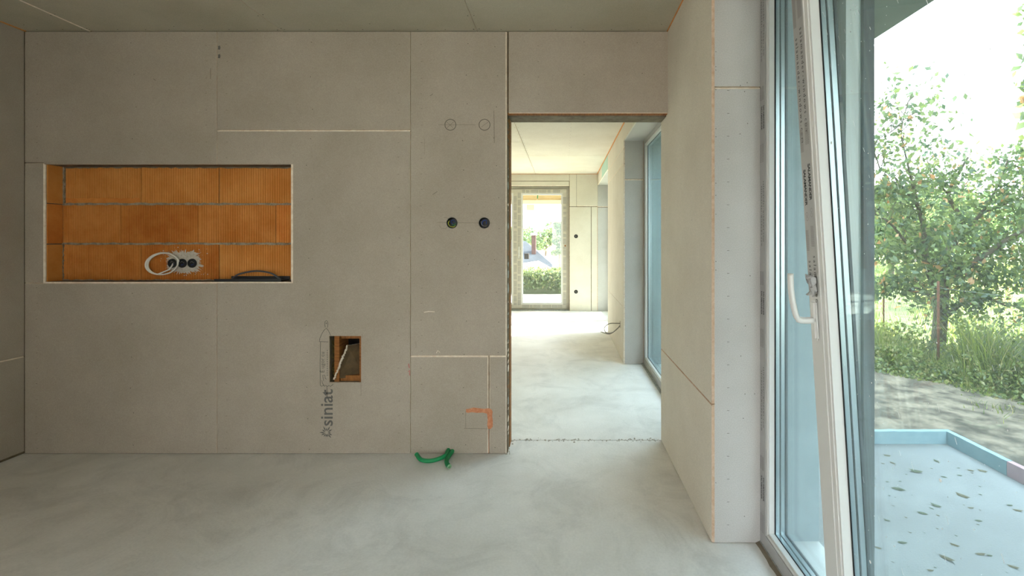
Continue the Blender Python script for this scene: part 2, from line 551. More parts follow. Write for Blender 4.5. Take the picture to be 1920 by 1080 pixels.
ce = empty('ceiling', (0, 0, 0), kind='structure')
slab('ceiling_core', fr_ceil(ZC + 0.0135), XL - 0.3, XO, YB - 0.2, YH, 0.15, M['structure'], ce)
seams = [XL - 0.0, -2.934, -1.742, -0.530, XR]
for i in range(4):
    a, b = seams[i], seams[i + 1]
    ch = {}
    if i == 0: ch['r'] = 0.006
    if i == 1: ch['l'] = 0.006
    board(fr_ceil(ZC), a + 0.0015, b - 0.0015, YB, Y0 + 0.012, ce, 'ceil', 'core', ch=ch)
bm = bmesh.new()
def dot(bm, fr, u, v, r, d=-0.0006, n=6):
    bm.faces.new([bm.verts.new(fr(u + r * math.cos(2 * math.pi * k / n), v + r * math.sin(2 * math.pi * k / n), d)) for k in range(n)])
fc = fr_ceil(ZC)
for sxx in (-2.934, -1.742, -0.530):
    y = 2.95
    while y > 1.2:
        for s in (-1, 1):
            dot(bm, fc, sxx + s * 0.018, y + R.uniform(-.012, .012), 0.0036)
        y -= 0.185
for sxx in (-3.25, -2.35, -1.15, 0.05, 0.6):
    y = 2.9
    while y > 1.2:
        dot(bm, fc, sxx + R.uniform(-.01, .01), y + R.uniform(-.03, .03), 0.0032)
        y -= 0.36
x = XL + 0.08
while x < XR:
    dot(bm, fc, x + R.uniform(-.02, .02), 2.955, 0.0032)
    x += 0.17
o = link('screw', bm, M['dark'], ce); o['kind'] = 'stuff'
bm = bmesh.new()
box(bm, XL + 0.001, XL + 0.011, YB, Y0, ZC - 0.004, ZC + 0.001)
box(bm, XR - 0.007, XR - 0.0005, YB, Y0, ZC - 0.004, ZC + 0.001)
link('edge_tape', bm, M['tape'], ce)['label'] = 'orange edge tape along the ceiling corners'

# hall ceiling
ce2 = empty('ceiling', (0, 0, 0), kind='structure')
slab('ceiling_core', fr_ceil(ZH + 0.0135), -4.6, XO, YH, YF + 0.35, 0.20, M['structure'], ce2)
for (a, b, c, d) in ((-4.3, -0.510, YH, 6.035), (-4.3, -0.510, 6.045, 8.045), (-4.3, -0.510, 8.057, YF), (-0.504, XR, YH, 7.015), (-0.504, XR, 7.025, YF)):
    board(fr_ceil(ZH), a, b, c, d, ce2, 'lit_cream', 'core')
bm = bmesh.new()
fh = fr_ceil(ZH)
for sxx in (-0.525, -0.49, 0.09):
    y = 3.4
    while y < 8.9:
        dot(bm, fh, sxx, y, 0.005)
        y += 0.17
o = link('screw', bm, M['pencil'], ce2); o['kind'] = 'stuff'
bm = bmesh.new()
box(bm, XR - 0.014, XR - 0.0005, YH, YF, ZH - 0.004, ZH + 0.001)
box(bm, -4.3, XR, YF - 0.016, YF - 0.0005, ZH - 0.004, ZH + 0.001)
link('edge_tape', bm, M['tape'], ce2)['label'] = 'orange edge tape round the hall ceiling'

# ------------------------------------------------------------------ partition wall (wall_back)
wb_ = empty('wall_back', (0, 0, 0), kind='structure')
# niche and opening sizes
NX0, NX1, NZ0, NZ1 = bx(83), bx(546), bz(528.5), bz(308)
HX0, HX1, HZ0, HZ1 = bx(616.5), bx(677), bz(717), bz(630)
fb = fr_back(Y0)
C1, C2 = (bx(847.5), bz(418)), (bx(908), bz(418))
slab('wall_core', fb, XL - 0.05, JX + 0.002, 0.0, ZC + 0.1, 0.165, M['structure'], wb_, d0=0.0130,
     holes=[(NX0, NX1, NZ0, NZ1), (HX0 - 0.004, HX1 + 0.004, HZ0 - 0.004, HZ1 + 0.004), (bx(838.5), bx(848.5), -0.01, bz(843)),
            (C1[0] - .034, C1[0] + .034, C1[1] - .034, C1[1] + .034), (C2[0] - .034, C2[0] + .034, C2[1] - .034, C2[1] + .034)])
slab('wall_core', fb, JX + 0.002, XR + 0.01, 2.118, ZC + 0.1, 0.165, M['structure'], wb_, d0=0.0130)
slab('hall_face', fr_back(YH - 0.0005), -4.6, JX + 0.004, 0.0, ZC, 0.0, M['lit_cream'], wb_) if False else None
board(fr_rear(YH), -4.3, JX + 0.002, 0.004, ZH, wb_, 'lit_cream', 'core')
board(fr_rear(YH), JX + 0.002, XR, 2.113, ZH, wb_, 'lit_cream', 'core')
# boards
g = 0.0012
top = bz(59.5)
board(fb, XL + .002, bx(406.5) - g, NZ1, top, wb_, holes=[(XL - .1, NX0 - .001, NZ1 - .1, bz(304.5))])
board(fb, XL + .002, bx(406.5) - g, 0.004, bz(530.8), wb_, ch={'t': .004})
board(fb, XL + .002, NX0, bz(530), bz(305.6), wb_, ch={'r': .006, 't': .003, 'b': .002})
board(fb, bx(407) + g, bx(769.5) - g, bz(243.2), top, wb_)
board(fb, bx(407) + g, bx(769.5) - g, 0.004, bz(243.6), wb_, ch={'t': .0095},
      holes=[(bx(300), NX1, NZ0, NZ1), (HX0, HX1, HZ0, HZ1)])
board(fb, bx(770) + g, bx(950.2), bz(667), top, wb_, circles=[(C1[0], C1[1], .0335), (C2[0], C2[1], .0335)], ch={'r': .0075, 'b': .002})
board(fb, bx(770) + g, bx(916) - g, 0.004, bz(667.2), wb_, ch={'t': .008, 'r': .005}, holes=[(bx(838), bx(849), -.01, bz(843))])
board(fb, bx(917) + g, bx(949.5), 0.004, bz(667.2), wb_, ch={'t': .008, 'l': .004, 'r': .004})
board(fb, bx(954), bx(1252), bz(211.8), top, wb_, ch={'b': .002, 'l': .002})
# niche rim: pale cut edge on the right and bottom
bm = bmesh.new()
box(bm, NX1, NX1 + 0.012, Y0 - 0.0015, Y0 + 0.004, NZ0 - 0.004, NZ1)
box(bm, NX0 - 0.004, NX1 + 0.012, Y0 - 0.0015, Y0 + 0.004, NZ0 - 0.0075, NZ0)
link('corner_bead', bm, M['core'], wb_)['label'] = 'pale corner bead round the wall recess'
# back of the partition behind the niche
boxo('hall_backing', XL - .05, JX, YH - 0.03, YH - 0.013, 0, ZC, M['structure'], wb_)

# bricks of the niche
YN = 3.083
def nx(px): return (px - 1055) * YN / F
def nz(py): return CAMZ - (py - 450) * YN / F
def brick(x0, x1, z0, z1, Y, m, ribs=True, dz=0.0):
    bm = bmesh.new()
    prof = []
    if ribs:
        p = 0.0152; k = int((x1 - x0 - .012) / p); x = x0 + (x1 - x0 - k * p) / 2
        prof.append((x0, 0.0008)); 
        for i in range(k):
            prof += [(x + p * .10, 0.0), (x + p * .58, 0.0), (x + p * .72, 0.0042), (x + p * .92, 0.0042)]
            x += p
        prof.append((x1, 0.0008))
    else:
        prof = [(x0, 0.0), ((x0 + x1) / 2, 0.0006), (x1, 0)]
    A = [bm.verts.new((a, Y + dz + d, z0)) for a, d in prof]
    B = [bm.verts.new((a, Y + dz + d, z1)) for a, d in prof]
    for i in range(len(prof) - 1):
        bm.faces.new((A[i], A[i + 1], B[i + 1], B[i]))
    D = 0.055
    c = [bm.verts.new(q) for q in ((x0, Y + D, z0), (x1, Y + D, z0), (x1, Y + D, z1), (x0, Y + D, z1))]
    bm.faces.new((A[0], B[0], c[3], c[0])); bm.faces.new((A[-1], c[1], c[2], B[-1]))
    bm.faces.new([A[0]] + [c[0], c[1]] + list(reversed(A[1:])))
    bm.faces.new(list(B) + [c[2], c[3]])
    bmesh.ops.recalc_face_normals(bm, faces=bm.faces)
    return link('brick', bm, M[m], wb_)
r1, r2, r3 = (382.5, 309), (456.5, 384), (530, 458.5)   # bottom and top pixel rows
rows = [(r1, [122, 265, 410.3, 560], [1, 1, 1]), (r2, [116, 226, 371, 517, 560], [1, 1, 1, 1]), (r3, [118, 264.5, 410.5, 560], [1, 1, 1])]
for ri, ((pb, pt), xs, rb) in enumerate(rows):
    for k in range(len(xs) - 1):
        mm = (('brick', 'brick', 'brick'), ('brick_mid', 'brick_dark', 'brick_mid', 'brick_side'), ('brick_mid', 'brick_dark', 'brick'))[ri][k]
        brick(nx(xs[k]) + .0022, nx(xs[k + 1]) - .0022, nz(pb), nz(pt), YN, mm, True, R.uniform(0, .003))
# flush side bricks at the left return
for (pb, pt), m_ in zip((r1, r2, r3), ('brick', 'brick_side', 'brick')):
    bm = bmesh.new()
    box(bm, NX0 - 0.05, NX0 + 0.003 + R.uniform(0, .003), Y0 + 0.014, YN - 0.001, nz(pb), nz(pt))
    bmesh.ops.bevel(bm, geom=bm.edges[:], offset=.0015, segments=1, affect='EDGES')
    link('brick', bm, M[m_], wb_)['label'] = 'short brick closing the left side of the recess'
# thin red strip on the first brick, mortar beads
boxo('mortar_bed', NX0, NX1 + .01, YN + .008, YN + .03, NZ0 - .03, NZ1 + .03, M['mortar'], wb_)
def ragged_bar(name, a, b, along, c0, c1, Y, t, m, n=60, amp=.003, parent=None):
    bm = bmesh.new()
    up = []; dn = []
    for i in range(n + 1):
        s = a + (b - a) * i / n
        p, q = c1 + R.uniform(-amp, amp), c0 + R.uniform(-amp, amp)
        up.append((s, p) if along == 'x' else (p, s)); dn.append((s, q) if along == 'x' else (q, s))
    A = [bm.verts.new((u, Y - t * R.uniform(.4, 1), v)) for u, v in up]
    B = [bm.verts.new((u, Y - t * R.uniform(.4, 1), v)) for u, v in dn]
    A2 = [bm.verts.new((v.co.x, Y + .012, v.co.z)) for v in A]
    B2 = [bm.verts.new((v.co.x, Y + .012, v.co.z)) for v in B]
    for i in range(n):
        bm.faces.new((A[i], A[i + 1], B[i + 1], B[i]))
        bm.faces.new((A2[i], A2[i + 1], A[i + 1], A[i]))
        bm.faces.new((B2[i], B2[i + 1], B[i + 1], B[i]))
    bmesh.ops.recalc_face_normals(bm, faces=bm.faces)
    return link(name, bm, M[m], parent)
ragged_bar('mortar_joint', NX0, nx(560), 'x', nz(384.6), nz(380.6), YN, .004, 'mortar', parent=wb_, amp=.0028)
ragged_bar('mortar_joint', NX0, nx(560), 'x', nz(459.0), nz(455.0), YN, .004, 'mortar', parent=wb_, amp=.0028)
ragged_bar('mortar_joint', nx(112), nx(560), 'x', nz(531), nz(524.5), YN, .006, 'mortar', parent=wb_, amp=.004)
ragged_bar('mortar_joint', nx(112), nx(560), 'x', nz(315.0), nz(306), YN, .004, 'plaster', parent=wb_, amp=.004)
ragged_bar('mortar_joint', nz(381), nz(308), 'z', nx(113), nx(122), YN, .006, 'mortar', n=30, amp=.005, parent=wb_)
ragged_bar('mortar_joint', nz(456), nz(383), 'z', nx(112), nx(117), YN, .004, 'plaster', n=30, amp=.003, parent=wb_)
ragged_bar('mortar_joint', nz(530), nz(457), 'z', nx(112), nx(119.5), YN, .006, 'mortar', n=30, amp=.005, parent=wb_)
bm = bmesh.new()
poly(bm, fr_back(YN), [(nx(124), nz(374.5))] + [(nx(124 + 138 * i / 20), nz(371.5 + R.uniform(-1, 1))) for i in range(21)] + [(nx(263), nz(380.5)), (nx(124), nz(380.5))], .0012)
link('brick_glaze', bm, M['brick_side'], wb_)['label'] = 'redder smooth strip along the foot of the top left brick'
# white plaster splat round the sockets
fn_ = fr_back(YN)
bm = bmesh.new()
cx, cz = nx(345), nz(491)
pts = []
for i in range(150):
    a = 2 * math.pi * i / 150
    ca, sa = math.cos(a), math.sin(a)
    k = (abs(ca) ** 3 + abs(sa) ** 3) ** (-1 / 3)
    rr = R.uniform(.78, 1.0) if R.random() > .2 else R.uniform(1.0, 1.15)
    pts.append((cx + .118 * k * ca * rr, cz + .075 * k * sa * rr))
A = bm.verts.new(fn_(cx, cz, -.003))
ring = [bm.verts.new(fn_(u, v, -.0012)) for u, v in pts]
for i in range(150):
    bm.faces.new((A, ring[i], ring[(i + 1) % 150]))
for i in range(60):
    u, v = cx + R.uniform(-.15, .16), cz + R.uniform(-.09, .095)
    dot(bm, fn_, u, v, R.uniform(.0015, .004), -.0022, 5)
link('plaster_splash', bm, M['splat'], wb_)['label'] = 'whitish plaster splash round the three sockets'
def cup(name, fr, u, v, r, depth, label, cat, group=None, wires=(), ring=.003, m='black'):
    c = fr(u, v, 0)
    root = empty(name, c, label, cat, group)
    bm = bmesh.new()
    n = 24
    def P(rr, a, d):
        q = Vector(fr(u + rr * math.cos(a), v + rr * math.sin(a), d)) - Vector(c); return bm.verts.new(q)
    prof = [(r - ring, depth), (r - ring, 0.0), (r - ring * .6, -.002), (r, -.0018), (r, 0.001)]
    rings = [[P(rr, 2 * math.pi * k / n, d) for k in range(n)] for rr, d in prof]
    for i in range(len(prof) - 1):
        for k in range(n):
            f = bm.faces.new((rings[i][k], rings[i][(k + 1) % n], rings[i + 1][(k + 1) % n], rings[i + 1][k])); f.smooth = True
    bm.faces.new(rings[0])
    link('box_cup', bm, M[m], root)
    for (mm, pts, rad) in wires:
        bm = bmesh.new()
        tube(bm, spline([Vector(fr(u + a, v + b, d)) - Vector(c) for a, b, d in pts], 30), rad, 6)
        link('wire', bm, M[mm], root)
    return root
for px, lab in ((325, 'left of the three black round sockets in the brick recess, behind the white cable coil'), (343.5, 'middle of the three black round sockets in the brick recess'), (362, 'right of the three black round sockets in the brick recess')):
    cup('socket_box', fr_back(YN - .008), nx(px), nz(493.5), .029, .0028, lab, 'socket', 'sockets in the brick recess',
        wires=[('grey_cable', [(-.012, .004, .002), (0.0, .012, -.004), (.012, .002, .001)], .0013), ('wire_blue', [(-.008, -.008, .002), (0, -.012, -.003), (.01, -.004, .001)], .0011)])
# white cable coil
bm = bmesh.new()
pts = []
cx, cz = nx(307.5), nz(494.5)
for i in range(150):
    a = 2 * math.pi * i / 56
    s = 1 - 0.09 * (i / 150) + .02 * math.sin(a * 2.3)
    tlt = math.radians(8 + 3 * (i // 56))
    u, v = .106 * s * math.cos(a), .071 * s * math.sin(a)
    pts.append((cx + u * math.cos(tlt) - v * math.sin(tlt) + .006 * (i // 56), YN - .014 - .010 * (i / 150) - .006 * math.sin(a), cz + u * math.sin(tlt) + v * math.cos(tlt)))
pts += [(nx(322), YN - .018, nz(505)), (nx(326), YN - .012, nz(497)), (nx(325), YN - .003, nz(494))]
tube(bm, pts, .0042, 8)
tag(link('cable_coil', bm, M['white_cable']), 'coil of white cable hanging out of a socket in the brick recess', 'cable')
# black tray with bent strip in the recess, lower right
tr = empty('cable_tray', (nx(484), YN - .03, NZ0 + .003), 'black flat tray with a bowed strip at the right foot of the brick recess', 'tray')
bm = bmesh.new()
z0 = NZ0 + .0005
o_ = tr.location
box(bm, nx(421) - o_.x, nx(543) - o_.x, Y0 + .014 - o_.y, YN - .004 - o_.y, z0 - o_.z, z0 + .008 - o_.z)
box(bm, nx(421) - o_.x, nx(543) - o_.x, Y0 + .014 - o_.y, Y0 + .018 - o_.y, z0 + .008 - o_.z, z0 + .016 - o_.z)
box(bm, nx(436) - o_.x, nx(545) - o_.x, YN - .012 - o_.y, YN - .007 - o_.y, z0 + .008 - o_.z, z0 + .028 - o_.z)
link('tray_body', bm, M['black'], tr)
bm = bmesh.new()
arc = spline([(nx(443) - o_.x, -.012, nz(523) - o_.z), (nx(456) - o_.x, -.014, nz(513.5) - o_.z), (nx(487) - o_.x, -.014, nz(507.5) - o_.z), (nx(516) - o_.x, -.014, nz(511.5) - o_.z), (nx(533) - o_.x, -.012, nz(523) - o_.z)], 30)
tube(bm, arc, .0055, 8)
link('bowed_strip', bm, M['ext'], tr)

# small hole with timber, wool and a loose offcut
def hx(px, Y): return (px - 1055) * Y / F
def hz(py, Y): return CAMZ - (py - 450) * Y / F
boxo('timber_stud', hx(634, 3.05), hx(643, 3.05), 3.0, 3.13, HZ0 - .05, HZ1 + .05, M['wood'], wb_)
boxo('timber_stud', hx(675, 3.0), hx(690, 3.0), 2.992, 3.13, HZ0 - .05, HZ1 + .05, M['wood'], wb_)
boxo('timber_sill', hx(628, 3.03), hx(690, 3.03), 3.02, 3.13, HZ0 - .02, hz(703, 3.03), M['woodh'], wb_)
boxo('timber_head', hx(636, 3.05), hx(690, 3.05), 3.03, 3.13, hz(633.5, 3.05), HZ1 + .03, M['woodh'], wb_)
bm = bmesh.new()
for i in range(420):
    p = Vector((hx(R.uniform(620, 634), 3.05), R.uniform(3.02, 3.1), R.uniform(HZ0, HZ1)))
    q = p + Vector((R.uniform(-1, 1), R.uniform(-1, .3), R.uniform(-1, 1))) * .018
    tube(bm, [p, (p + q) / 2 + Vector((0, -.004, .003)), q], .0012, 3, cap=False)
box(bm, hx(616, 3.06), hx(634, 3.06), 3.06, 3.13, HZ0 - .02, HZ1 + .02)
o = link('mineral_wool', bm, M['wool'], wb_); o['kind'] = 'stuff'
boxo('void_back', HX0 - .03, HX1 + .03, 3.128, 3.135, HZ0 - .03, HZ1 + .03, M['dark'], wb_)  # near-black sheet standing in for the unlit void
bm = bmesh.new()
Ya, Yb = 2.995, 3.06
quadp = [(hx(626.5, Ya), Ya, hz(711, Ya)), (hx(681, Yb), Yb, hz(705, Yb)), (hx(681, Yb), Yb, hz(643, Yb)), (hx(651.5, Ya), Ya, hz(648, Ya))]
nrm = Vector((-.25, 1, 0)).normalized() * .012
A = [bm.verts.new(p) for p in quadp]; B = [bm.verts.new(Vector(p) + nrm) for p in quadp]
f = bm.faces.new(A); bm.faces.new(list(reversed(B)))
for i in range(4):
    f = bm.faces.new((A[i], B[i], B[(i + 1) % 4], A[(i + 1) % 4])); f.material_index = 1
# ragged pale edge on the left and top
e0, e1 = Vector(quadp[0]), Vector(quadp[3])
for i in range(26):
    p = e0.lerp(e1, (i + .5) / 26) + Vector((R.uniform(-.001, .004), -.0015, 0))
    w_ = R.uniform(.004, .008)
    vs_ = box(bm, p.x - w_, p.x + w_ * .3, p.y - .001, p.y + .010, p.z - .006, p.z + .006, 1)
bmesh.ops.recalc_face_normals(bm, faces=bm.faces)
tag(link('board_offcut', bm, [M['kraft'], M['core']]), 'loose offcut of plasterboard leaning inside the small wall hole', 'offcut')

# sockets in the wall, with wires
W1 = [('wire_yellow', [(-.020, .014, .012), (-.024, -.004, .004), (-.010, -.022, .002), (.010, -.024, .006), (.018, -.014, .016)], .0018),
      ('wire_blue', [(.016, .008, .014), (.004, .018, .006), (-.008, .010, .012), (-.002, -.004, .02)], .0018),
      ('green_pipe', [(.020, .0, .012), (.012, -.014, .004), (0, -.010, .01)], .0016)]
W2 = [('wire_blue', [(-.004, -.020, .012), (-.014, -.006, .004), (-.006, .014, .004), (.012, .014, .006), (.010, -.006, .014)], .0018),
      ('grey_cable', [(-.022, .012, .012), (-.016, -.010, .004), (0.0, -.02, .006), (.014, -.018, .01)], .0022)]
cup('socket_box', fb, C1[0], C1[1], .0345, .05, 'left black socket box with a yellow-green wire, high on the narrow board', 'socket', wires=W1, ring=.004)
cup('socket_box', fb, C2[0], C2[1], .0345, .05, 'right black socket box with a blue wire, nearest the doorway', 'socket', wires=W2, ring=.004)

# pencil marks and drilled rings
bm = bmesh.new()
for px in (844.5, 908.5):
    ribbon(bm, fb, [(bx(px) + .034 * math.cos(a), bz(234) + .034 * math.sin(a)) for a in [2 * math.pi * k / 36 for k in range(36)]], .0038, closed=True)
link('drilled_ring', bm, M['pencil'], wb_)['label'] = 'two circles scored into the board above the sockets'
bm = bmesh.new()
def pl(*pp, w_=.0014):
    ribbon(bm, fb, [(bx(a), bz(b)) for a, b in pp], w_, d=-.0005)
pl((822, 234), (892, 234)); pl((838, 240), (851, 228)); pl((838, 229), (849, 239)); pl((903, 238), (915, 229))
pl((820, 417), (838, 417)); pl((857, 417.5), (898, 418)); pl((917, 418), (922, 418))
pl((832, 408), (837, 408), (841, 411)); pl((824, 423), (827, 428), (836, 429), (839, 425))
pl((677, 718), (677, 742)); pl((665, 716), (665, 719)); pl((679, 626), (679, 634))
pl((780, 640), (780, 652)); pl((796, 260), (796, 290), w_=.001)
pl((873, 771), (873, 802)); pl((870, 803), (915, 804), w_=.002)
for (a, b, c, d) in ((811, 365, 820, 359), (806, 180, 812, 176), (288, 148, 292, 151), (395, 128, 395, 148), (926, 208, 927, 268)):
    pl((a, b), (c, d), w_=.0022)
link('pencil_mark', bm, M['pencil'], wb_)
bm = bmesh.new()
ribbon(bm, fb, [(bx(795), bz(585.5)), (bx(804), bz(584)), (bx(815), bz(584.5))], .004)
ribbon(bm, fb, [(bx(818), bz(662)), (bx(821), bz(657)), (bx(825), bz(661))], .003)
link('white_scuff', bm, M['core'], wb_)
bm = bmesh.new()
ribbon(bm, fb, [(bx(766), bz(682)), (bx(767.5), bz(690))], .006)
ribbon(bm, fb, [(bx(765), bz(697)), (bx(768), bz(694)), (bx(768), bz(704))], .005)
link('pink_mark', bm, M['pink'], wb_)
bm = bmesh.new()
for pyy in (89, 105):
    ribbon(bm, fb, [(bx(410.5), bz(pyy - 3)), (bx(411.5), bz(pyy)), (bx(410.5), bz(pyy + 4))], .014)
link('dark_smudge', bm, M['ink'], wb_)
# staples
bm = bmesh.new()
for px in (69, 387, 425, 748, 790, 1010):
    for k in range(27):
        py = 84 + k * 30.3 + R.uniform(-2, 2)
        u, v = bx(px + R.uniform(-1, 1)), bz(py)
        if 300 < py < 535 and px < 560: continue
        if px == 1010 and py > 200: continue
        ribbon(bm, fb, [(u - .005, v), (u + .005, v + R.uniform(-.001, .001))], .0016)
for px in (250, 580, 872, 932, 1100, 1200):
    for k in range(14):
        py = 84 + k * 58 + R.uniform(-6, 6)
        if 300 < py < 535 and px < 560: continue
        if px > 1000 and py > 200: continue
        dot(bm, fb, bx(px + R.uniform(-6, 6)), bz(py), .0028)
o = link('staple', bm, M['pencil'], wb_); o['kind'] = 'stuff'
# orange filler patch
bm = bmesh.new()
out = [(874, 767), (880, 766), (888, 764.5), (897, 765.5), (908, 766.5), (916, 765.5), (922, 767.5), (924, 772), (922.5, 780), (924.5, 790), (924, 799), (920, 804.5), (915, 804), (914, 796), (914.5, 786), (913.5, 775), (905, 773.5), (896, 774), (885, 772.5), (877, 774), (873, 773)]
poly(bm, fb, [(bx(a + R.uniform(-.6, .6)), bz(b + R.uniform(-.5, .5))) for a, b in out], .0016)
link('filler_patch', bm, M['filler'], wb_)['label'] = 'orange L-shaped smear of filler over the board seam'
bm = bmesh.new()
for i in range(14):
    a = 806 + i * 3.4
    poly(bm, fb, [(bx(916.2), bz(a)), (bx(916.8), bz(a)), (bx(916.9), bz(a + 3)), (bx(916.1), bz(a + 3))], -.0008)
link('seam_filler', bm, M['filler'], wb_)

# printing on the board: maker's word, star and outline
text_mesh('printed_word', 'siniat', .110, basis((0, 0, 1), (-1, 0, 0), (bx(623.5), Y0 - .0006, bz(799.5))), M['ink'], wb_, 1.0, .0012, 'large grey printed word siniat running up the board')
text_mesh('printed_slogan', 'É ugor cu', .034, basis((0, 0, 1), (-1, 0, 0), (bx(608), Y0 - .0006, bz(699))), M['inkthin'], wb_, 1.0)
bm = bmesh.new()
cx, cz = bx(612.5), bz(811)
for a, l in ((90, .030), (118, .045), (62, .045), (148, .034), (30, .040), (180, .046), (0, .026), (205, .038), (-25, .040), (235, .032), (-50, .045), (262, .030), (-75, .030)):
    ar = math.radians(a)
    s0, s1 = .008, l
    for s in (0,):
        ux, vz = math.cos(ar), math.sin(ar)
        w_ = .0045
        pts = [(cx + ux * s0, cz + vz * s0), (cx + ux * (s0 + s1) / 2 - vz * w_, cz + vz * (s0 + s1) / 2 + ux * w_), (cx + ux * s1, cz + vz * s1), (cx + ux * (s0 + s1) / 2 + vz * w_, cz + vz * (s0 + s1) / 2 - ux * w_)]
        bm.faces.new([bm.verts.new(fb(u, v, -.0006)) for u, v in pts])
link('printed_star', bm, M['ink'], wb_)
bm = bmesh.new()
def ol(pp, w_=.0034): ribbon(bm, fb, [(bx(a), bz(b)) for a, b in pp], w_, -.0006)
ol([(599, 640.5), (600, 634), (604, 625), (608.5, 618), (612, 615.5), (616, 620), (620, 629)])
ol([(599, 640.5), (612, 641), (616, 641)])
ol([(610, 614), (609, 608), (609.5, 603), (612, 600.8), (614.5, 603), (615, 608), (614, 614)])
ol([(611, 606), (612, 605), (613, 606), (612, 607), (611, 606)])
ol([(601, 641), (600.2, 680), (600.5, 722)])
ol([(600.5, 722), (603, 724.5), (606, 722), (608.5, 724.5), (611, 722.5), (614, 724.5), (617, 722.5), (619.5, 724.5), (622.5, 722.5), (625, 720)])
ol([(608, 723), (605, 719), (603.5, 713), (607, 714.5), (606, 708), (605, 703.5), (609, 703), (610, 709), (612, 711)])
ol([(613, 724), (613.5, 745), (616, 748)])
for k in range(12):
    ol([(613.8, 656 + k * 4.2), (613.8, 658.3 + k * 4.2)], .004)
link('printed_outline', bm, M['inkthin'], wb_)['label'] = 'thin printed outline drawing beside the small hole'

# doorway lining
boxo('jamb_timber', JX - .02, JX + .006, 3.075, 3.172, 0.0, 2.113, M['wood'], wb_)
ragged_bar('jamb_foam', 0.0, 2.113, 'z', JX - .02, JX, 3.0, 0, 'foam', parent=wb_, n=10, amp=.001)
bm = bmesh.new()
n = 120
prev = None
for i in range(n + 1):
    z = 2.11 * i / n
    x_ = JX + .001 + R.uniform(-.003, .0045)
    cur = [bm.verts.new((x_ - .02, Y0 + .013, z)), bm.verts.new((x_ - .002, Y0 + .016, z)), bm.verts.new((x_, 3.03 + R.uniform(-.01, .01), z)), bm.verts.new((x_ - .004, 3.078, z))]
    if prev:
        for k in range(3):
            f = bm.faces.new((prev[k], cur[k], cur[k + 1], prev[k + 1]))
            f.material_index = (0, 1, 1, 0, 2, 1, 1, 0, 0, 1, 0, 0, 2, 0, 0, 1, 0, 0, 2, 2, 2, 2)[min(21, int(z * 10))] if k >= 1 else 0
    prev = cur
link('jamb_lining', bm, [M['foam'], M['core'], M['wood']], wb_)['label'] = 'ragged lining of the doorway jamb'
boxo('lintel_timber', JX, XR, Y0 + .0135, 3.022, 2.1095, 2.16, M['woodh'], wb_)
boxo('lintel_plaster', JX, XR, 3.022, 3.176, 2.104, 2.16, M['plaster'], wb_)
# crumbs of plaster along the floor joint
bm = bmesh.new()
for i in range(170):
    x_ = R.uniform(JX + .01, XR - .01); y_ = 3.18 + R.gauss(0, .012); s = R.uniform(.002, .007)
    if i < 30: x_, y_ = JX + R.uniform(-.02, .03), R.uniform(2.95, 3.2)
    vs_ = [bm.verts.new((x_ + s * a * R.uniform(.6, 1.2), y_ + s * b * R.uniform(.6, 1.2), c * s)) for a, b, c in ((-1, -1, 0), (1, -1, 0), (1, 1, 0), (-1, 1, 0), (0, 0, .9))]
    for k in range(4): bm.faces.new((vs_[k], vs_[(k + 1) % 4], vs_[4]))
tag(link('plaster_crumbs', bm, M['rubble']), 'plaster crumbs strewn along the floor joint in the doorway', 'crumbs', kind='stuff')

# green conduits
def conduit(name, pts, r, lab):
    root = empty(name, pts[0], lab, 'conduit', 'green conduits')
    p0 = Vector(pts[0])
    bm = bmesh.new()
    sp = [p - p0 for p in spline(pts, 60)]
    # corrugated hose: radius alternates along its length
    rings = []
    up = Vector((0, 0, 1)); nseg = 12
    sp2 = []
    for i in range(len(sp) - 1):
        sp2 += [sp[i].lerp(sp[i + 1], t) for t in (0, .5)]
    sp2.append(sp[-1])
    for i, p in enumerate(sp2):
        t = (sp2[min(i + 1, len(sp2) - 1)] - sp2[max(i - 1, 0)]).normalized()
        up = (up - t * up.dot(t)).normalized(); s = t.cross(up)
        rr = r if i % 2 else r * .93
        rings.append([bm.verts.new(p + (up * math.cos(2 * math.pi * k / nseg) + s * math.sin(2 * math.pi * k / nseg)) * rr) for k in range(nseg)])
    for i in range(len(rings) - 1):
        for k in range(nseg):
            f = bm.faces.new((rings[i][k], rings[i][(k + 1) % nseg], rings[i + 1][(k + 1) % nseg], rings[i + 1][k])); f.smooth = True
    link('hose', bm, M['green_pipe'], root)
    bm = bmesh.new()
    t = (sp2[-1] - sp2[-3]).normalized(); e = sp2[-1]
    rr_ = [[bm.verts.new(e + t * d + (up * math.cos(2 * math.pi * k / nseg) + s * math.sin(2 * math.pi * k / nseg)) * q) for k in range(nseg)] for q, d in ((r, 0), (r * .8, .0005), (r * .8, -.02))]
    for i in range(2):
        for k in range(nseg):
            bm.faces.new((rr_[i][k], rr_[i][(k + 1) % nseg], rr_[i + 1][(k + 1) % nseg], rr_[i + 1][k]))
    bm.faces.new(rr_[2])
    link('hose_end', bm, M['green_in'], root)
conduit('conduit', [(bx(841.5), 3.03, .026), (bx(840.5), 2.96, .024), (-.715, 2.90, .019), (-.775, 2.855, .0145), (-.84, 2.86, .016), (-.885, 2.905, .030)], .0128, 'longer green conduit curving left across the floor from the wall foot')
conduit('conduit', [(bx(848.5), 3.03, .020), (bx(848), 2.96, .018), (-.693, 2.88, .0135), (-.680, 2.82, .0135), (-.655, 2.775, .016)], .0128, 'shorter green conduit bending right towards the viewer at the wall foot')

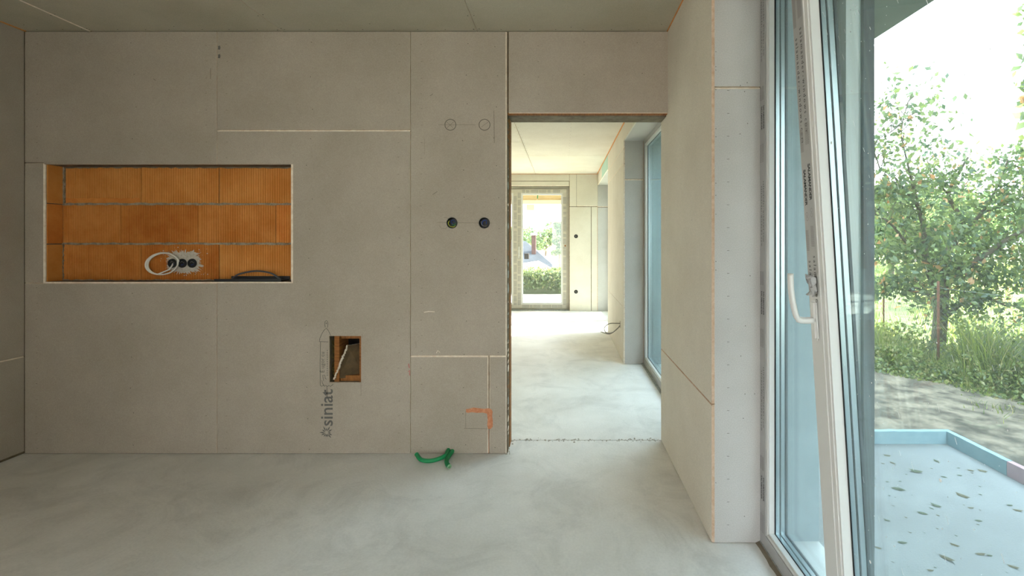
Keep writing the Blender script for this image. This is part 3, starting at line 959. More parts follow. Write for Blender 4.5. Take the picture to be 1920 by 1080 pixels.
# ------------------------------------------------------------------ left wall
wl = empty('wall_left', (0, 0, 0), kind='structure')
slab('wall_core', fr_left(XL - 0.013), YB - .2, YH, 0.0, ZC + .1, .2, M['structure'], wl, holes=[(-2.5, -.7, .1, 2.38)])  # unseen opening added behind the camera to light the right wall
flw = fr_left(XL)
board(flw, YB, Y0 - .002, .018, bz(667.5), wl, ch={'t': .007}, holes=[(-2.5, -.7, .1, 2.38)])
board(flw, YB, Y0 - .002, bz(667.2), ZC - .004, wl, holes=[(-2.5, -.7, .1, 2.38)])
bm = bmesh.new()
for y in (2.75, 2.68):
    for k in range(9):
        dot(bm, flw, y, .2 + k * .28, .003)
o = link('staple', bm, M['pencil'], wl); o['kind'] = 'stuff'

# ------------------------------------------------------------------ right wall: piers, headers
wr = empty('wall_right', (0, 0, 0), kind='structure')
SIDE = M['structure']
def pier(y0, y1, z0=0.0, z1=2.9, rev0=0.0125, rev1=0.0125):
    bm = bmesh.new()
    box(bm, XR + .0130, XW + .06, y0 + rev0 + .0005, y1 - rev1 - .0005, z0, z1)
    link('pier_core', bm, SIDE, wr)
    bm = bmesh.new()
    box(bm, XW + .085, XO, y0 + .012, y1 - .012, z0, z1)
    link('facade_block', bm, M['facade'], wr)
    bm = bmesh.new()
    box(bm, XW + .06, XW + .085, y0 + rev0 + .001, y1 - rev1 - .001, z0, z1)
    link('pier_core', bm, M['facade'], wr)
fR = fr_right(XR)
pier(YP, YH)
board(fR, YP, YH, 0.003, 0.606, wr, 'lit_cream', 'pink_core', ch={'t': .005, 'l': .0015})
board(fR, YP, YH, 0.610, ZC - .003, wr, 'lit_cream', 'pink_core', ch={'l': .0015})
fp = fr_back(YP)
board(fp, XR + .0130, XW, .003, 1.995, wr, 'cool_lit_board', 'core', ch={'t': .008})
board(fp, XR + .0130, XW, 1.998, ZHEAD, wr, 'cool_lit_board', 'core')
bm = bmesh.new()
for k in range(22):
    u = XR + .072
    if k * .1 > 1.95: break
    ribbon(bm, fp, [(u - .005, .08 + k * .1), (u + .005, .08 + k * .1)], .0016)
for k in range(12):
    dot(bm, fp, XR + .14 + R.uniform(-.02, .05), .1 + R.uniform(0, 2.0), .0022)
    dot(bm, fp, XR + .018, .1 + R.uniform(0, 2.2), .002)
o = link('staple', bm, M['pencil'], wr); o['kind'] = 'stuff'
# headers
bm = bmesh.new(); box(bm, XR + .013, XO, YB - .2, YP + .01, ZHEAD + .013, 2.9); link('header_core', bm, SIDE, wr)
board(fR, YB, YP - .0015, ZHEAD, ZC - .003, wr, 'lit_cream', 'pink_core')
board(fr_ceil(ZHEAD), XR + .013, XW + .07, -2.6, YP, wr, 'cool_lit_board', 'core')
# wall behind the camera on the window side
bm = bmesh.new(); box(bm, XR + .0005, XO, YB - .2, -2.6, 0, ZHEAD + .013); link('pier_core', bm, M['lit_cream'], wr)
# hall part
bm = bmesh.new(); box(bm, XR + .013, XO, YH + .0, YF + .3, ZHEAD + .013, 2.9); link('header_core', bm, SIDE, wr)
board(fR, YH + .002, YP2 - .0, ZHEAD, ZH - .002, wr, 'lit_cream', 'lit_cream')
board(fR, YP2 + .0015, YP3, 2.314, ZH - .002, wr, 'lit_cream', 'core', ch={'b': .006})
board(fR, YP2, YP3, 2.140, 2.311, wr, 'lit_cream', 'core', ch={'b': .006})
board(fR, YP2, YP3, 0.606, 2.137, wr, 'lit_cream', 'core', holes=[(5.43, 5.50, .325, .40)])
board(fR, YP2, YP3, 0.003, 0.602, wr, 'lit_cream', 'core', holes=[(5.435, 5.495, .322, .405)])
board(fR, YP3 + .002, 8.0, 2.353, ZH - .002, wr, 'green_board', 'core', label='green moisture board over the last opening')
board(fR, 8.003, YF, 2.353, ZH - .002, wr, 'lit_cream', 'core')
for (a, b) in ((YH, YP2), (YP3, YF)):
    board(fr_ceil(ZHEAD if a < 4 else 2.353), XR + .013, XW + .07, a, b, wr, 'cool_lit_board', 'core')
pier(YP2, YP3)
fp2 = fr_back(YP2)
board(fp2, XR + .013, XW - .004, .003, 1.976, wr, 'cool_lit_board', 'core', ch={'t': .012})
board(fp2, XR + .013, XW - .004, 1.98, ZHEAD, wr, 'cool_lit_board', 'core')
bm = bmesh.new(); box(bm, XW - .004, XW, YP2 + .001, YP2 + .012, 0, ZHEAD); link('reveal_gap', bm, M['pink_core'], wr)
fp3 = fr_rear(YP3)
board(fp3, XR + .013, XW, .003, ZHEAD, wr, 'cool_lit_board', 'core')
fpn = fr_rear(YH)
board(fpn, XR + .013, XW, .003, ZHEAD, wr, 'cool_lit_board', 'core')
# sloping dirt traces / seams on the header boards
bm = bmesh.new()
for k in range(26):
    y = YP2 + .1 + R.uniform(0, 1.6)
    dot(bm, fR, y, R.choice((.2, .9, 1.3, 1.7)) + R.uniform(-.05, .05), .003)
for k in range(10):
    dot(bm, fR, YP + .15 + R.uniform(0, .8), R.uniform(.3, 2.4), .0025)
o = link('staple', bm, M['pencil'], wr); o['kind'] = 'stuff'
# hall outlet with a looped cable
bm = bmesh.new()
box(bm, XR + .004, XR + .04, 5.44, 5.49, .326, .40)
tag(link('socket_box', bm, M['dark']), 'dark rectangular outlet low on the hall pier', 'socket')
bm = bmesh.new()
tube(bm, spline([(XR + .01, 5.465, .375), (.593, 5.45, .380), (.527, 5.43, .379), (.47, 5.41, .335), (.49, 5.39, .284), (.557, 5.38, .288), (.62, 5.39, .335), (.640, 5.40, .362), (.615, 5.40, .330), (.527, 5.38, .272), (.424, 5.36, .303)], 90), .0052, 7)
bmesh.ops.recalc_face_normals(bm, faces=bm.faces)
tag(link('loose_cable', bm, M['grey_cable']), 'grey cable looping out of the outlet on the hall pier', 'cable')

# ------------------------------------------------------------------ windows
def ring(bm, y0, y1, z0, z1, a, b, x0, x1, mi=0):
    """rectangular frame between inset a and inset b"""
    box(bm, x0, x1, y0 + a, y0 + b, z0 + a, z1 - a, mi)
    box(bm, x0, x1, y1 - b, y1 - a, z0 + a, z1 - a, mi)
    box(bm, x0, x1, y0 + b, y1 - b, z0 + a, z0 + b, mi)
    box(bm, x0, x1, y0 + b, y1 - b, z1 - b, z1 - a, mi)

def leafset(root, y0, y1, z0, z1, wf, xi, parent_name=None, gl='glass', filmmat='film', sash=False):
    """one glazed frame; xi is its inner face. Parts go under root."""
    off = root.location
    parts = {}
    def mk(name, fn, m):
        bm = bmesh.new(); fn(bm)
        bmesh.ops.translate(bm, verts=bm.verts, vec=-Vector(off))
        return link(name, bm, m, root)
    mk('sash_frame' if sash else 'outer_frame', lambda b: (ring(b, y0, y1, z0, z1, 0, wf, xi, xi + .060)), M['pvc'] if sash else M[filmmat])
    def prof(b):
        ring(b, y0, y1, z0, z1, 0, wf + .003, xi + .0603, xi + .082)
        ring(b, y0, y1, z0, z1, 0, wf + .014, xi + .0822, xi + .090)
    mk('outer_profile', prof, M['ext'])
    def bead(b):
        ring(b, y0, y1, z0, z1, wf, wf + .014, xi + .004, xi + .030)
        ring(b, y0, y1, z0, z1, wf + .014, wf + .021, xi + .008, xi + .030)
    mk('glazing_bead', bead, M['pvc'])
    mk('gasket', lambda b: ring(b, y0, y1, z0, z1, wf + .004, wf + .0235, xi + .0302, xi + .0325), M['gasket'])
    q = wf + .004
    for k, xg in enumerate((xi + .033, xi + .055, xi + .077)):
        def gp(b, xg=xg): box(b, xg, xg + .004, y0 + q, y1 - q, z0 + q, z1 - q)
        mk('glass_pane', gp, M[gl])
    mk('spacer_bar', lambda b: (ring(b, y0, y1, z0, z1, wf + .006, wf + .016, xi + .0385, xi + .0535), ring(b, y0, y1, z0, z1, wf + .006, wf + .016, xi + .0605, xi + .0755)), M['spacer'])
    mk('glass_edge_seal', lambda b: ring(b, y0, y1, z0, z1, wf + .0045, wf + .010, xi + .0371, xi + .0769), M['gasket'])
    return parts

# near window: fixed light, tilted leaf, second leaf behind the camera
win = empty('window_1', (XW, YP, 0.0), kind='structure')
ZT = 2.425
MY0, MY1 = 1.464, 1.560        # mullion
leafset(win, MY1 - .055, YP - .001, .012, ZT, .052, XW)
# opening frame of the leaf
OY0 = .43
bm = bmesh.new()
def wbox(bm, x0, x1, y0, y1, z0, z1): box(bm, x0 - XW, x1 - XW, y0 - YP, y1 - YP, z0, z1)
for (a, b, c, d) in ((MY0, MY1 - .056, .012, ZT), (OY0 - .05, OY0, .012, ZT)):
    wbox(bm, XW, XW + .045, a, b, c, d)
wbox(bm, XW, XW + .045, OY0, MY0, .012, .062); wbox(bm, XW, XW + .045, OY0, MY0, ZT - .05, ZT)
link('outer_frame', bm, M['pvc'], win)
bm = bmesh.new()
for (a, b, c, d) in ((MY0, MY1 - .056, .012, ZT), (OY0 - .05, OY0, .012, ZT)):
    wbox(bm, XW + .045, XW + .078, a - .014 if a == MY0 else a, b if a == MY0 else b + .014, c, d)
wbox(bm, XW + .045, XW + .078, OY0, MY0, .012, .076); wbox(bm, XW + .045, XW + .078, OY0, MY0, ZT - .064, ZT)
link('outer_profile', bm, M['ext'], win)
leafset(win, -2.59, OY0 - .052, .012, ZT, .07, XW)
bm = bmesh.new()
wbox(bm, XW - .004, XW + .10, -2.6, YP, -.0005, .0115)
link('sill_strip', bm, M['foam'], win)
bm = bmesh.new()
n = 70
prev = None
for i in range(n + 1):
    y = -.5 + (YP + .5) * i / n
    a = XW - .019 + R.uniform(-.005, .004)
    cur = [bm.verts.new((a - XW, y - YP, .0006)), bm.verts.new((XW - .014 - XW, y - YP, .004 + R.uniform(0, .003))), bm.verts.new((XW - .0003 - XW, y - YP, .011))]
    if prev:
        for k in range(2): bm.faces.new((prev[k], cur[k], cur[k + 1], prev[k + 1]))
    prev = cur
link('joint_seal', bm, M['plaster'], win)['label'] = 'grimy foam joint along the foot of the window'

# tilted leaf
SY1, SZ0, SZ1 = 1.516, .070, 2.345
SX = XW - .020
sash = empty('sash', (SX, SY1, SZ0))
sash.parent = win
sash.location = (SX - XW, SY1 - YP, SZ0)
sash.rotation_euler = (0, -math.radians(3.45), 0)
class _Off:                         # lightweight stand-in so that leafset works in leaf space
    pass
def sash_part(name, fn, m):
    bm = bmesh.new(); fn(bm)
    bmesh.ops.translate(bm, verts=bm.verts, vec=(-SX, -SY1, -SZ0))
    return link(name, bm, m, sash)
sy0, sy1 = OY0 - .01, SY1
wf = .066
sash_part('sash_frame', lambda b: ring(b, sy0, sy1, SZ0, SZ1, 0, wf, SX, SX + .062), M['pvc'])
sash_part('outer_profile', lambda b: (ring(b, sy0, sy1, SZ0, SZ1, .016, wf + .003, SX + .0622, SX + .0855), ring(b, sy0, sy1, SZ0, SZ1, .016, wf + .014, SX + .0857, SX + .094)), M['ext'])
def sbead(b):
    ring(b, sy0, sy1, SZ0, SZ1, wf, wf + .018, SX + .003, SX + .034)
    ring(b, sy0, sy1, SZ0, SZ1, wf + .018, wf + .026, SX + .007, SX + .034)
sash_part('glazing_bead', sbead, M['pvc'])
sash_part('gasket', lambda b: ring(b, sy0, sy1, SZ0, SZ1, wf + .004, wf + .0305, SX + .0342, SX + .0366), M['gasket'])
for xg in (SX + .037, SX + .059, SX + .081):
    sash_part('glass_pane', lambda b, xg=xg: box(b, xg, xg + .004, sy0 + wf + .004, sy1 - wf - .004, SZ0 + wf + .004, SZ1 - wf - .004), M['glass'])
sash_part('spacer_bar', lambda b: (ring(b, sy0, sy1, SZ0, SZ1, wf + .006, wf + .018, SX + .0425, SX + .0575), ring(b, sy0, sy1, SZ0, SZ1, wf + .006, wf + .018, SX + .0645, SX + .0795)), M['spacer'])
sash_part('glass_edge_seal', lambda b: ring(b, sy0, sy1, SZ0, SZ1, wf + .0045, wf + .012, SX + .0411, SX + .0809), M['gasket'])
# film on the stile above the handle
FZ0 = 1.17 - SZ0
bm = bmesh.new()
yA, yB = -.0015, -.062
pts = [(yA, SZ1 - SZ0 - .002), (yB, SZ1 - SZ0 - .002)]
pts += [(yB, FZ0 + .06)]
for i in range(12):
    pts.append((yB + (yA - yB) * (i + 1) / 12.5, FZ0 + R.uniform(-.02, .03) + .03 * (1 - i / 12)))
pts.append((yA, FZ0))
bm.faces.new([bm.verts.new((-.0006, y, z)) for y, z in pts])
bmesh.ops.triangulate(bm, faces=bm.faces)
link('protective_film', bm, M['film'], sash)['label'] = 'printed protective film on the leaf stile, torn off above the handle'
# crumpled film scrap
bm = bmesh.new()
grid = {}
for i in range(9):
    for j in range(7):
        grid[i, j] = bm.verts.new((-.004 - R.uniform(0, .016), -.012 - .006 * i + R.uniform(-.003, .003), FZ0 - .015 + .011 * j + R.uniform(-.005, .005)))
for i in range(8):
    for j in range(6):
        bm.faces.new((grid[i, j], grid[i + 1, j], grid[i + 1, j + 1], grid[i, j + 1]))
link('film_scrap', bm, M['film'], sash)['label'] = 'crumpled scrap of torn film'
# lettering on film: baseline runs down, glyph tops towards the viewer side
def film_text(body, size, y, ztop, parent, m='ink', spacing=1.3, bold=0.0, x=-.0012):
    return text_mesh('film_lettering', body, size, basis((0, 0, -1), (0, -1, 0), (x, y, ztop)), M[m], parent, spacing, bold)
def zof(py, Y=1.46): return CAMZ - (py - 450) * Y / F - SZ0
M['inkdark'] = mat('black_print', (38, 38, 38), 0.6)
film_text('salamander-windows.com', .0215, -.040, zof(46), sash, 'inkdark', 1.45)
film_text('salamander-windows.com', .0215, -.012, zof(60), sash, 'inkdark', 1.45)
film_text('SALAMANDER', .0185, -.040, zof(304), sash, 'inkdark', .93, .0006)
film_text('SALAMANDER', .0185, -.012, zof(313), sash, 'inkdark', .93, .0006)
film_text('salamander', .0215, -.040, zof(478), sash, 'inkdark', 1.45)
film_text('salam', .0215, -.012, zof(488), sash, 'inkdark', 1.45)
bm = bmesh.new()
def fblock(y0_, y1_, p0, p1, n=14):
    for k in range(n):
        z = zof(p0) + (zof(p1) - zof(p0)) * k / n
        h = (zof(p0) - zof(p1)) / n * .62
        f = bm.faces.new([bm.verts.new((-.0012, y, zz)) for y, zz in ((y0_, z), (y1_, z), (y1_ + R.uniform(-.003, 0), z - h), (y0_, z - h))])
fblock(-.034, -.056, -20, 28, 22); fblock(-.004, -.022, -20, 40, 24)
fblock(-.034, -.056, 226, 268, 18); fblock(-.004, -.022, 236, 280, 18)
fblock(-.034, -.052, 422, 462, 18); fblock(-.004, -.020, 430, 470, 18)
for (y, p) in ((-.046, 392), (-.018, 399)):
    for a in range(2):
        ribbon(bm, lambda u, v, d: (-.0012, u, v), [(y + (.006 + .0 * a) * math.cos(t), zof(p + a * 9) + .006 * math.sin(t)) for t in [2 * math.pi * k / 10 for k in range(10)]], .0018, closed=True)
link('film_print', bm, M['filmgrey'], sash)
# handle
hd_z = zof(601, 1.46)
hy = -.036
bm = bmesh.new()
box(bm, -.012, 0, hy - .015, hy + .015, hd_z - .062, hd_z + .062)
bmesh.ops.bevel(bm, geom=bm.edges[:], offset=.0075, segments=3, affect='EDGES')
h_ = link('handle', bm, M['pvc'], sash)
bm = bmesh.new()
def lever_pts():
    return spline([(-.008, hy, hd_z + .0), (-.045, hy, hd_z + .002), (-.060, hy, hd_z + .012), (-.068, hy, hd_z + .045), (-.073, hy, hd_z + .095), (-.072, hy, hd_z + .148)], 28)
lp = lever_pts()
prev = None
for i, p in enumerate(lp):
    t = (lp[min(i + 1, len(lp) - 1)] - lp[max(i - 1, 0)]).normalized()
    s_ = Vector((0, 1, 0)); up_ = t.cross(s_).normalized()
    a, b = (.0085, .0115) if i > 8 else (.0105, .0105)
    ring_ = [bm.verts.new(p + s_ * (b * math.cos(2 * math.pi * k / 12)) + up_ * (a * math.sin(2 * math.pi * k / 12))) for k in range(12)]
    if prev:
        for k in range(12):
            f = bm.faces.new((prev[k], prev[(k + 1) % 12], ring_[(k + 1) % 12], ring_[k])); f.smooth = True
    else:
        bm.faces.new(ring_)
    prev = ring_
bm.faces.new(prev)
bmesh.ops.recalc_face_normals(bm, faces=bm.faces)
lv = link('handle_lever', bm, M['pvc'], sash)
# white specks on the leaf's glass
bm = bmesh.new()
fg = lambda u, v, d: (.0368, u, v)
for i in range(420):
    y = -.10 - .75 * R.random() ** 1.2
    z = 1.95 - 1.9 * R.random() ** (1.7 if i % 2 else 1.0)
    if R.random() < .25:
        l = R.uniform(.006, .02); ribbon(bm, fg, [(y, z), (y - l * .35, z - l)], R.uniform(.0006, .0014))
    else:
        dot(bm, fg, y, z, R.uniform(.0006, .0020) if R.random() < .93 else R.uniform(.003, .0055), 0, 6)
o = link('glass_speck', bm, M['dust'], sash); o['kind'] = 'stuff'

# printing on the fixed frame's film
def fix_text(body, size, y, zt, m='inkdark', sp=1.3, bold=0):
    text_mesh('film_lettering', body, size, basis((0, 0, -1), (0, -1, 0), (-.0008, y, zt)), M[m], win, sp, bold)
for k in range(3):
    zt = 2.36 - k * .80
    for y in (-.012, -.032):
        fix_text('salamander-windows.com', .0185, y, zt + (.02 if y < -.02 else 0), 'inkdark', 1.35)
        fix_text('SALAMANDER', .016, y, zt - .455, 'inkdark', 1.0, .0004)
bm = bmesh.new()
for k in range(3):
    zt = 2.36 - k * .80
    for y in (-.004, -.024):
        for (a, b) in ((.37, .43), (.62, .70)):
            for q in range(12):
                z = zt - a - (b - a) * q / 12
                bm.faces.new([bm.verts.new((-.0008, yy, zz)) for yy, zz in ((y, z), (y - .013, z), (y - .013, z - .004), (y, z - .004))])
link('film_print', bm, M['filmgrey'], win)

# hall windows
w2 = empty('window_2', (XW, YP2, 0), kind='structure')
leafset(w2, YH + .004, YP2 - .001, .012, ZHEAD + .012, .058, XW)
bm = bmesh.new(); box(bm, -.022, .09, YH - YP2, 0, -.0005, .0115); link('sill_strip', bm, M['foam'], w2)
w3 = empty('window_3', (XW, YF, 0), kind='structure')
leafset(w3, YP3 + .004, 7.95, .012, 2.36, .058, XW, gl='glass_far')
leafset(w3, 7.95, YF - .001, .012, 2.36, .058, XW, gl='glass_far')

# ------------------------------------------------------------------ far wall and terrace door
def fx(px, Y=YF): return (px - 1055) * Y / F
def fz(py, Y=YF): return CAMZ - (py - 450) * Y / F
wf_ = empty('wall_far', (0, 0, 0), kind='structure')
DX0, DX1, DZ1 = -1.83, fx(1067), fz(349)
ff = fr_back(YF)
slab('wall_core', ff, -4.6, XO, 0, ZH + .2, .30, M['structure'], wf_, d0=.013, holes=[(DX0 - .002, DX1 + .002, -.01, DZ1 + .002)])
board(ff, -4.3, fx(1067.5), fz(339), ZH - .006, wf_, 'lit_cream', 'core')
board(ff, -4.3, DX0, .003, fz(340), wf_, 'lit_cream', 'core')
board(ff, DX0, fx(1067), DZ1, fz(340), wf_, 'lit_cream', 'core', ch={'b': .010})
board(ff, fx(1068), fx(1080.7), fz(387), ZH - .006, wf_, 'lit_cream', 'core', ch={'l': .004})
board(ff, fx(1081.2), XR, fz(387), ZH - .006, wf_, 'lit_cream', 'core', ch={'b': .010})
board(ff, fx(1068), fx(1108), .003, fz(388), wf_, 'lit_cream', 'core', ch={'l': .006}, circles=[(fx(1080), fz(443), .035), (fx(1080), fz(547), .035)])
board(ff, fx(1109), XR - .008, .003, fz(388), wf_, 'lit_cream', 'core')
board(ff, XR + .003, XW, fz(388), 2.353, wf_, 'cool_lit_board', 'core', ch={'b': .01})
board(ff, XR + .003, XW, .003, fz(389), wf_, 'cool_lit_board', 'core')
bm = bmesh.new(); box(bm, XR - .008, XR + .002, YF + .001, YF + .006, 0, ZH); link('corner_bead', bm, M['pink_core'], wf_)
cup('socket_box', ff, fx(1080), fz(443), .036, .012, 'upper of the two round sockets on the far wall, right of the terrace door', 'socket', wires=[('grey_cable', [(-.01, .01, .008), (0, -.01, 0), (.012, 0, .008)], .003)], ring=.004)
cup('socket_box', ff, fx(1080), fz(547), .036, .012, 'lower of the two round sockets on the far wall, near the floor', 'socket', wires=[('grey_cable', [(-.01, .01, .008), (0, -.01, 0), (.012, 0, .008)], .003)], ring=.004)
# terrace door, two leaves
YD = YF + .075
d1 = empty('door_1', (0, YD, 0), kind='structure')
def dpart(name, m, boxes, parent=d1):
    bm = bmesh.new()
    for (x0, x1, y0, y1, z0, z1) in boxes:
        box(bm, x0, x1, y0, y1, z0, z1)
    return link(name, bm, m, parent)
def dx(px): return (px - 1055) * YD / F
def dzz(py): return CAMZ - (py - 450) * YD / F
def door_ring(x0, x1, z0, z1, a, b, y0, y1):
    return [(x0 + a, x0 + b, y0, y1, z0 + a, z1 - a), (x1 - b, x1 - a, y0, y1, z0 + a, z1 - a), (x0 + b, x1 - b, y0, y1, z0 + a, z0 + b), (x0 + b, x1 - b, y0, y1, z1 - b, z1 - a)]
dpart('outer_frame', M['filmfar'], door_ring(DX0 - .0015, DX1 + .0015, .004, DZ1 + .0015, 0, .052, .02, .09))
xm = dx(969.8)
leaves = ((DX0 + .04, xm), (xm, DX1 - .045))
for (a, b) in leaves:
    s = empty('door_leaf', (a, 0, .04)); s.parent = d1; s.location = (a, 0, .04)
    W_, H_ = b - a, DZ1 - .05 - .04
    dpart('leaf_frame', M['filmfar'], door_ring(.001, W_ - .001, 0, H_, 0, .072, 0, .07), s)
    dpart('glazing_bead', M['pvc'], door_ring(.001, W_ - .001, 0, H_, .072, .105, .006, .04), s)
    dpart('glass_pane', M['glass_far'], [(.09, W_ - .09, .045, .049, .09, H_ - .09)], s)
    # printed film: little dash blocks
    bm = bmesh.new()
    def blocks(u0, u1, v0, v1, along):
        s_ = v0
        while s_ < v1 - .05:
            L = R.choice((.05, .09, .12))
            for c in range(3):
                uu = u0 + (u1 - u0) * (c + .15) / 3; uw = (u1 - u0) * .2
                t_ = s_
                while t_ < min(s_ + L, v1):
                    q = [(uu, t_), (uu + uw, t_), (uu + uw, t_ + .018), (uu, t_ + .018)]
                    if along == 'x': q = [(v, u) for u, v in q]
                    bm.faces.new([bm.verts.new((u, -.0012, v)) for u, v in q])
                    t_ += .026
            s_ += L + R.choice((.02, .05))
    blocks(.008, .066, .06, H_ - .06, 'z'); blocks(W_ - .066, W_ - .008, .06, H_ - .06, 'z')
    blocks(.010, .066, .10, W_ - .10, 'x'); blocks(H_ - .066, H_ - .010, .10, W_ - .10, 'x')
    link('film_print', bm, M['filmgrey'], s)
bm = bmesh.new()
box(bm, xm + .022, xm + .044, -.012, 0, 1.02, 1.20); box(bm, xm + .027, xm + .039, -.045, -.012, 1.12, 1.14); box(bm, xm + .026, xm + .040, -.055, -.04, .98, 1.14)
link('handle', bm, M['pvc'], d1)
bm = bmesh.new(); box(bm, DX1 - .085, DX1 - .06, -.004, 0, 1.2, 1.235); link('film_sticker', bm, M['wood'], d1)
boxo('door_sill', DX0, DX1, YF + .02, YF + .30, -.001, .014, M['foam'])['kind'] = 'structure'

# walls out of view: hall left wall, rear wall
whl = empty('wall_hall_left', (0, 0, 0), kind='structure')
slab('wall_core', fr_left(-4.3), YH, YF + .3, 0, ZH + .2, .25, M['lit_cream'], whl)
wre = empty('wall_rear', (0, 0, 0), kind='structure')
slab('wall_core', fr_rear(YB), XL - .2, XO, 0, ZC + .1, .25, M['board'], wre, holes=[(-.85, .40, .1, 2.38)])  # opening out of view, added to brighten the near room

# ------------------------------------------------------------------ outside: terrace, kerb, soffit
ZTc = -.022
tslab = boxo('terrace', XW + .08, 2.60, -4.0, 3.20, -.16, ZTc, M['terrace'])
tslab['kind'] = 'structure'
bm = bmesh.new(); box(bm, XO, 2.03, -4.0, 3.35, 2.635, 2.85); link('soffit', bm, M['soffit'])['kind'] = 'structure'
bm = bmesh.new(); box(bm, -4.8, XO, -3.3, 9.4, 2.95, 3.2); link('roof', bm, M['soffit'])['kind'] = 'structure'
kd = [('foam_board', (XO + .02, 1.99, 3.170, 3.205), 'xps', 'light blue foam board edging the back of the terrace, nearest the window'),
      ('foam_board', (1.994, 2.535, 3.170, 3.205), 'xps', 'short light blue foam board at the back of the terrace, next to the corner'),
      ('foam_board', (2.537, 2.572, 2.745, 3.205), 'xps', 'light blue foam board running forward from the terrace corner'),
      ('foam_board', (2.537, 2.572, 2.70 - 1.1, 2.742), 'xps_pink', 'pink foam board edging the right side of the terrace'),
      ('foam_board', (2.537, 2.572, -3.9, 1.597), 'xps', 'long blue foam board nearest the viewer, past the pink one')]
for nm, (a, b, c, d), m_, lab in kd:
    bm = bmesh.new()
    nx_ = 14
    long_x = (b - a) > (d - c)
    prev = None
    for i in range(nx_ + 1):
        t = i / nx_
        zt = .062 + R.uniform(-.0018, .0018)
        if long_x: cur = [(a + (b - a) * t, c, -.02), (a + (b - a) * t, c, zt), (a + (b - a) * t, d, zt), (a + (b - a) * t, d, -.10)]
        else: cur = [(a, c + (d - c) * t, -.02), (a, c + (d - c) * t, zt), (b, c + (d - c) * t, zt), (b, c + (d - c) * t, -.10)]
        cur = [bm.verts.new(p) for p in cur]
        if prev:
            for k in range(4): bm.faces.new((prev[k], cur[k], cur[(k + 1) % 4], prev[(k + 1) % 4]))
        else: bm.faces.new(cur)
        prev = cur
    bm.faces.new(prev)
    bmesh.ops.recalc_face_normals(bm, faces=bm.faces)
    tag(link(nm, bm, M[m_]), lab, 'foam board', 'foam boards edging the terrace')

# fallen leaves on the terrace
def leaf_bm(s):
    bm = bmesh.new()
    pts = [(-1, 0), (-.55, .32), (0, .42), (.5, .30), (1, 0), (.5, -.30), (0, -.42), (-.55, -.32)]
    c = bm.verts.new((0, 0, .34 * s))
    r_ = [bm.verts.new((a * s, b * s * R.uniform(.8, 1.3), s * (R.uniform(0.02, .10) + R.uniform(.0, .35) * abs(a) ** 2))) for a, b in pts]
    st = [bm.verts.new((-1.0 * s, .03 * s, .02 * s)), bm.verts.new((-1.6 * s, .05 * s, .05 * s)), bm.verts.new((-1.6 * s, -.02 * s, .05 * s)), bm.verts.new((-1.0 * s, -.03 * s, .02 * s))]
    for i in range(8): bm.faces.new((c, r_[i], r_[(i + 1) % 8]))
    bm.faces.new(st)
    return bm
big = [(1685, 918, 11), (1805, 931, 10), (1717, 885, 10), (1776, 1049, 12), (1730, 963, 8), (1842, 884, 7), (1757, 866, 6), (1838, 1040, 8), (1692, 1018, 8), (1663, 855, 6), (1893, 948, 5), (1753, 828, 8), (1635, 896, 7),
       (1744, 1070, 6), (1663, 976, 5), (1908, 958, 7), (1770, 895, 5), (1674, 869, 5), (1755, 949, 8), (1820, 953, 5), (1835, 977, 6), (1646, 1028, 6), (1799, 892, 4), (1820, 883, 5), (1747, 954, 4), (1790, 1023, 7), (1855, 1042, 5), (1900, 1064, 8)]
src = None
fmesh = []
for k in range(4):
    bm = leaf_bm(.5); me = bpy.data.meshes.new('fallen_leaf'); bm.to_mesh(me); bm.free(); me.materials.append(M['dry_leaf'] if k % 2 else M['dry_leaf2'])
    for p_ in me.polygons: p_.use_smooth = True
    fmesh.append(me)
lab3 = {0: 'grey curled fallen leaf left of centre on the terrace, nearest the window mullion', 1: 'grey curled fallen leaf in the middle of the terrace, right of the large one', 2: 'dark fallen leaf behind the curled one left of centre',
        3: 'largest fallen leaf, at the front of the terrace near the picture foot', 4: 'mid sized fallen leaf between the large front one and the curled middle one', 5: 'narrow dark fallen leaf below the pink foam board', 6: 'pale fallen leaf near the back of the terrace, under the corner',
        7: 'oval grey fallen leaf front right on the terrace', 8: 'small dark fallen leaf front left on the terrace', 9: 'slim fallen leaf at the back left of the terrace', 11: 'brown fallen leaf lying against the back blue foam board', 12: 'fallen leaf lying right beside the window mullion'}
spots = [(a, b, s) for a, b, s in big] + [(R.uniform(1640, 1915), R.uniform(850, 1078), R.uniform(1.5, 3.2)) for _ in range(30)]
for k, (px, py, s) in enumerate(spots):
    Y = (CAMZ - ZTc) * F / (py - 450)
    x_ = (px - 1055) * Y / F
    if x_ > 2.50: continue
    o = bpy.data.objects.new('fallen_leaf', fmesh[k % 4]); COL.objects.link(o)
    L = s * 2.3 * Y / F
    o.scale = (L, L * R.uniform(.7, 1.0), L)
    o.rotation_euler = (0, 0, math.radians(-35 + R.uniform(-30, 30)))
    o.location = (x_, Y, ZTc + .0005)
    tag(o, lab3.get(k, 'tiny or small dried leaf among the litter on the pale terrace slab'), 'leaf', 'fallen leaves on the terrace')

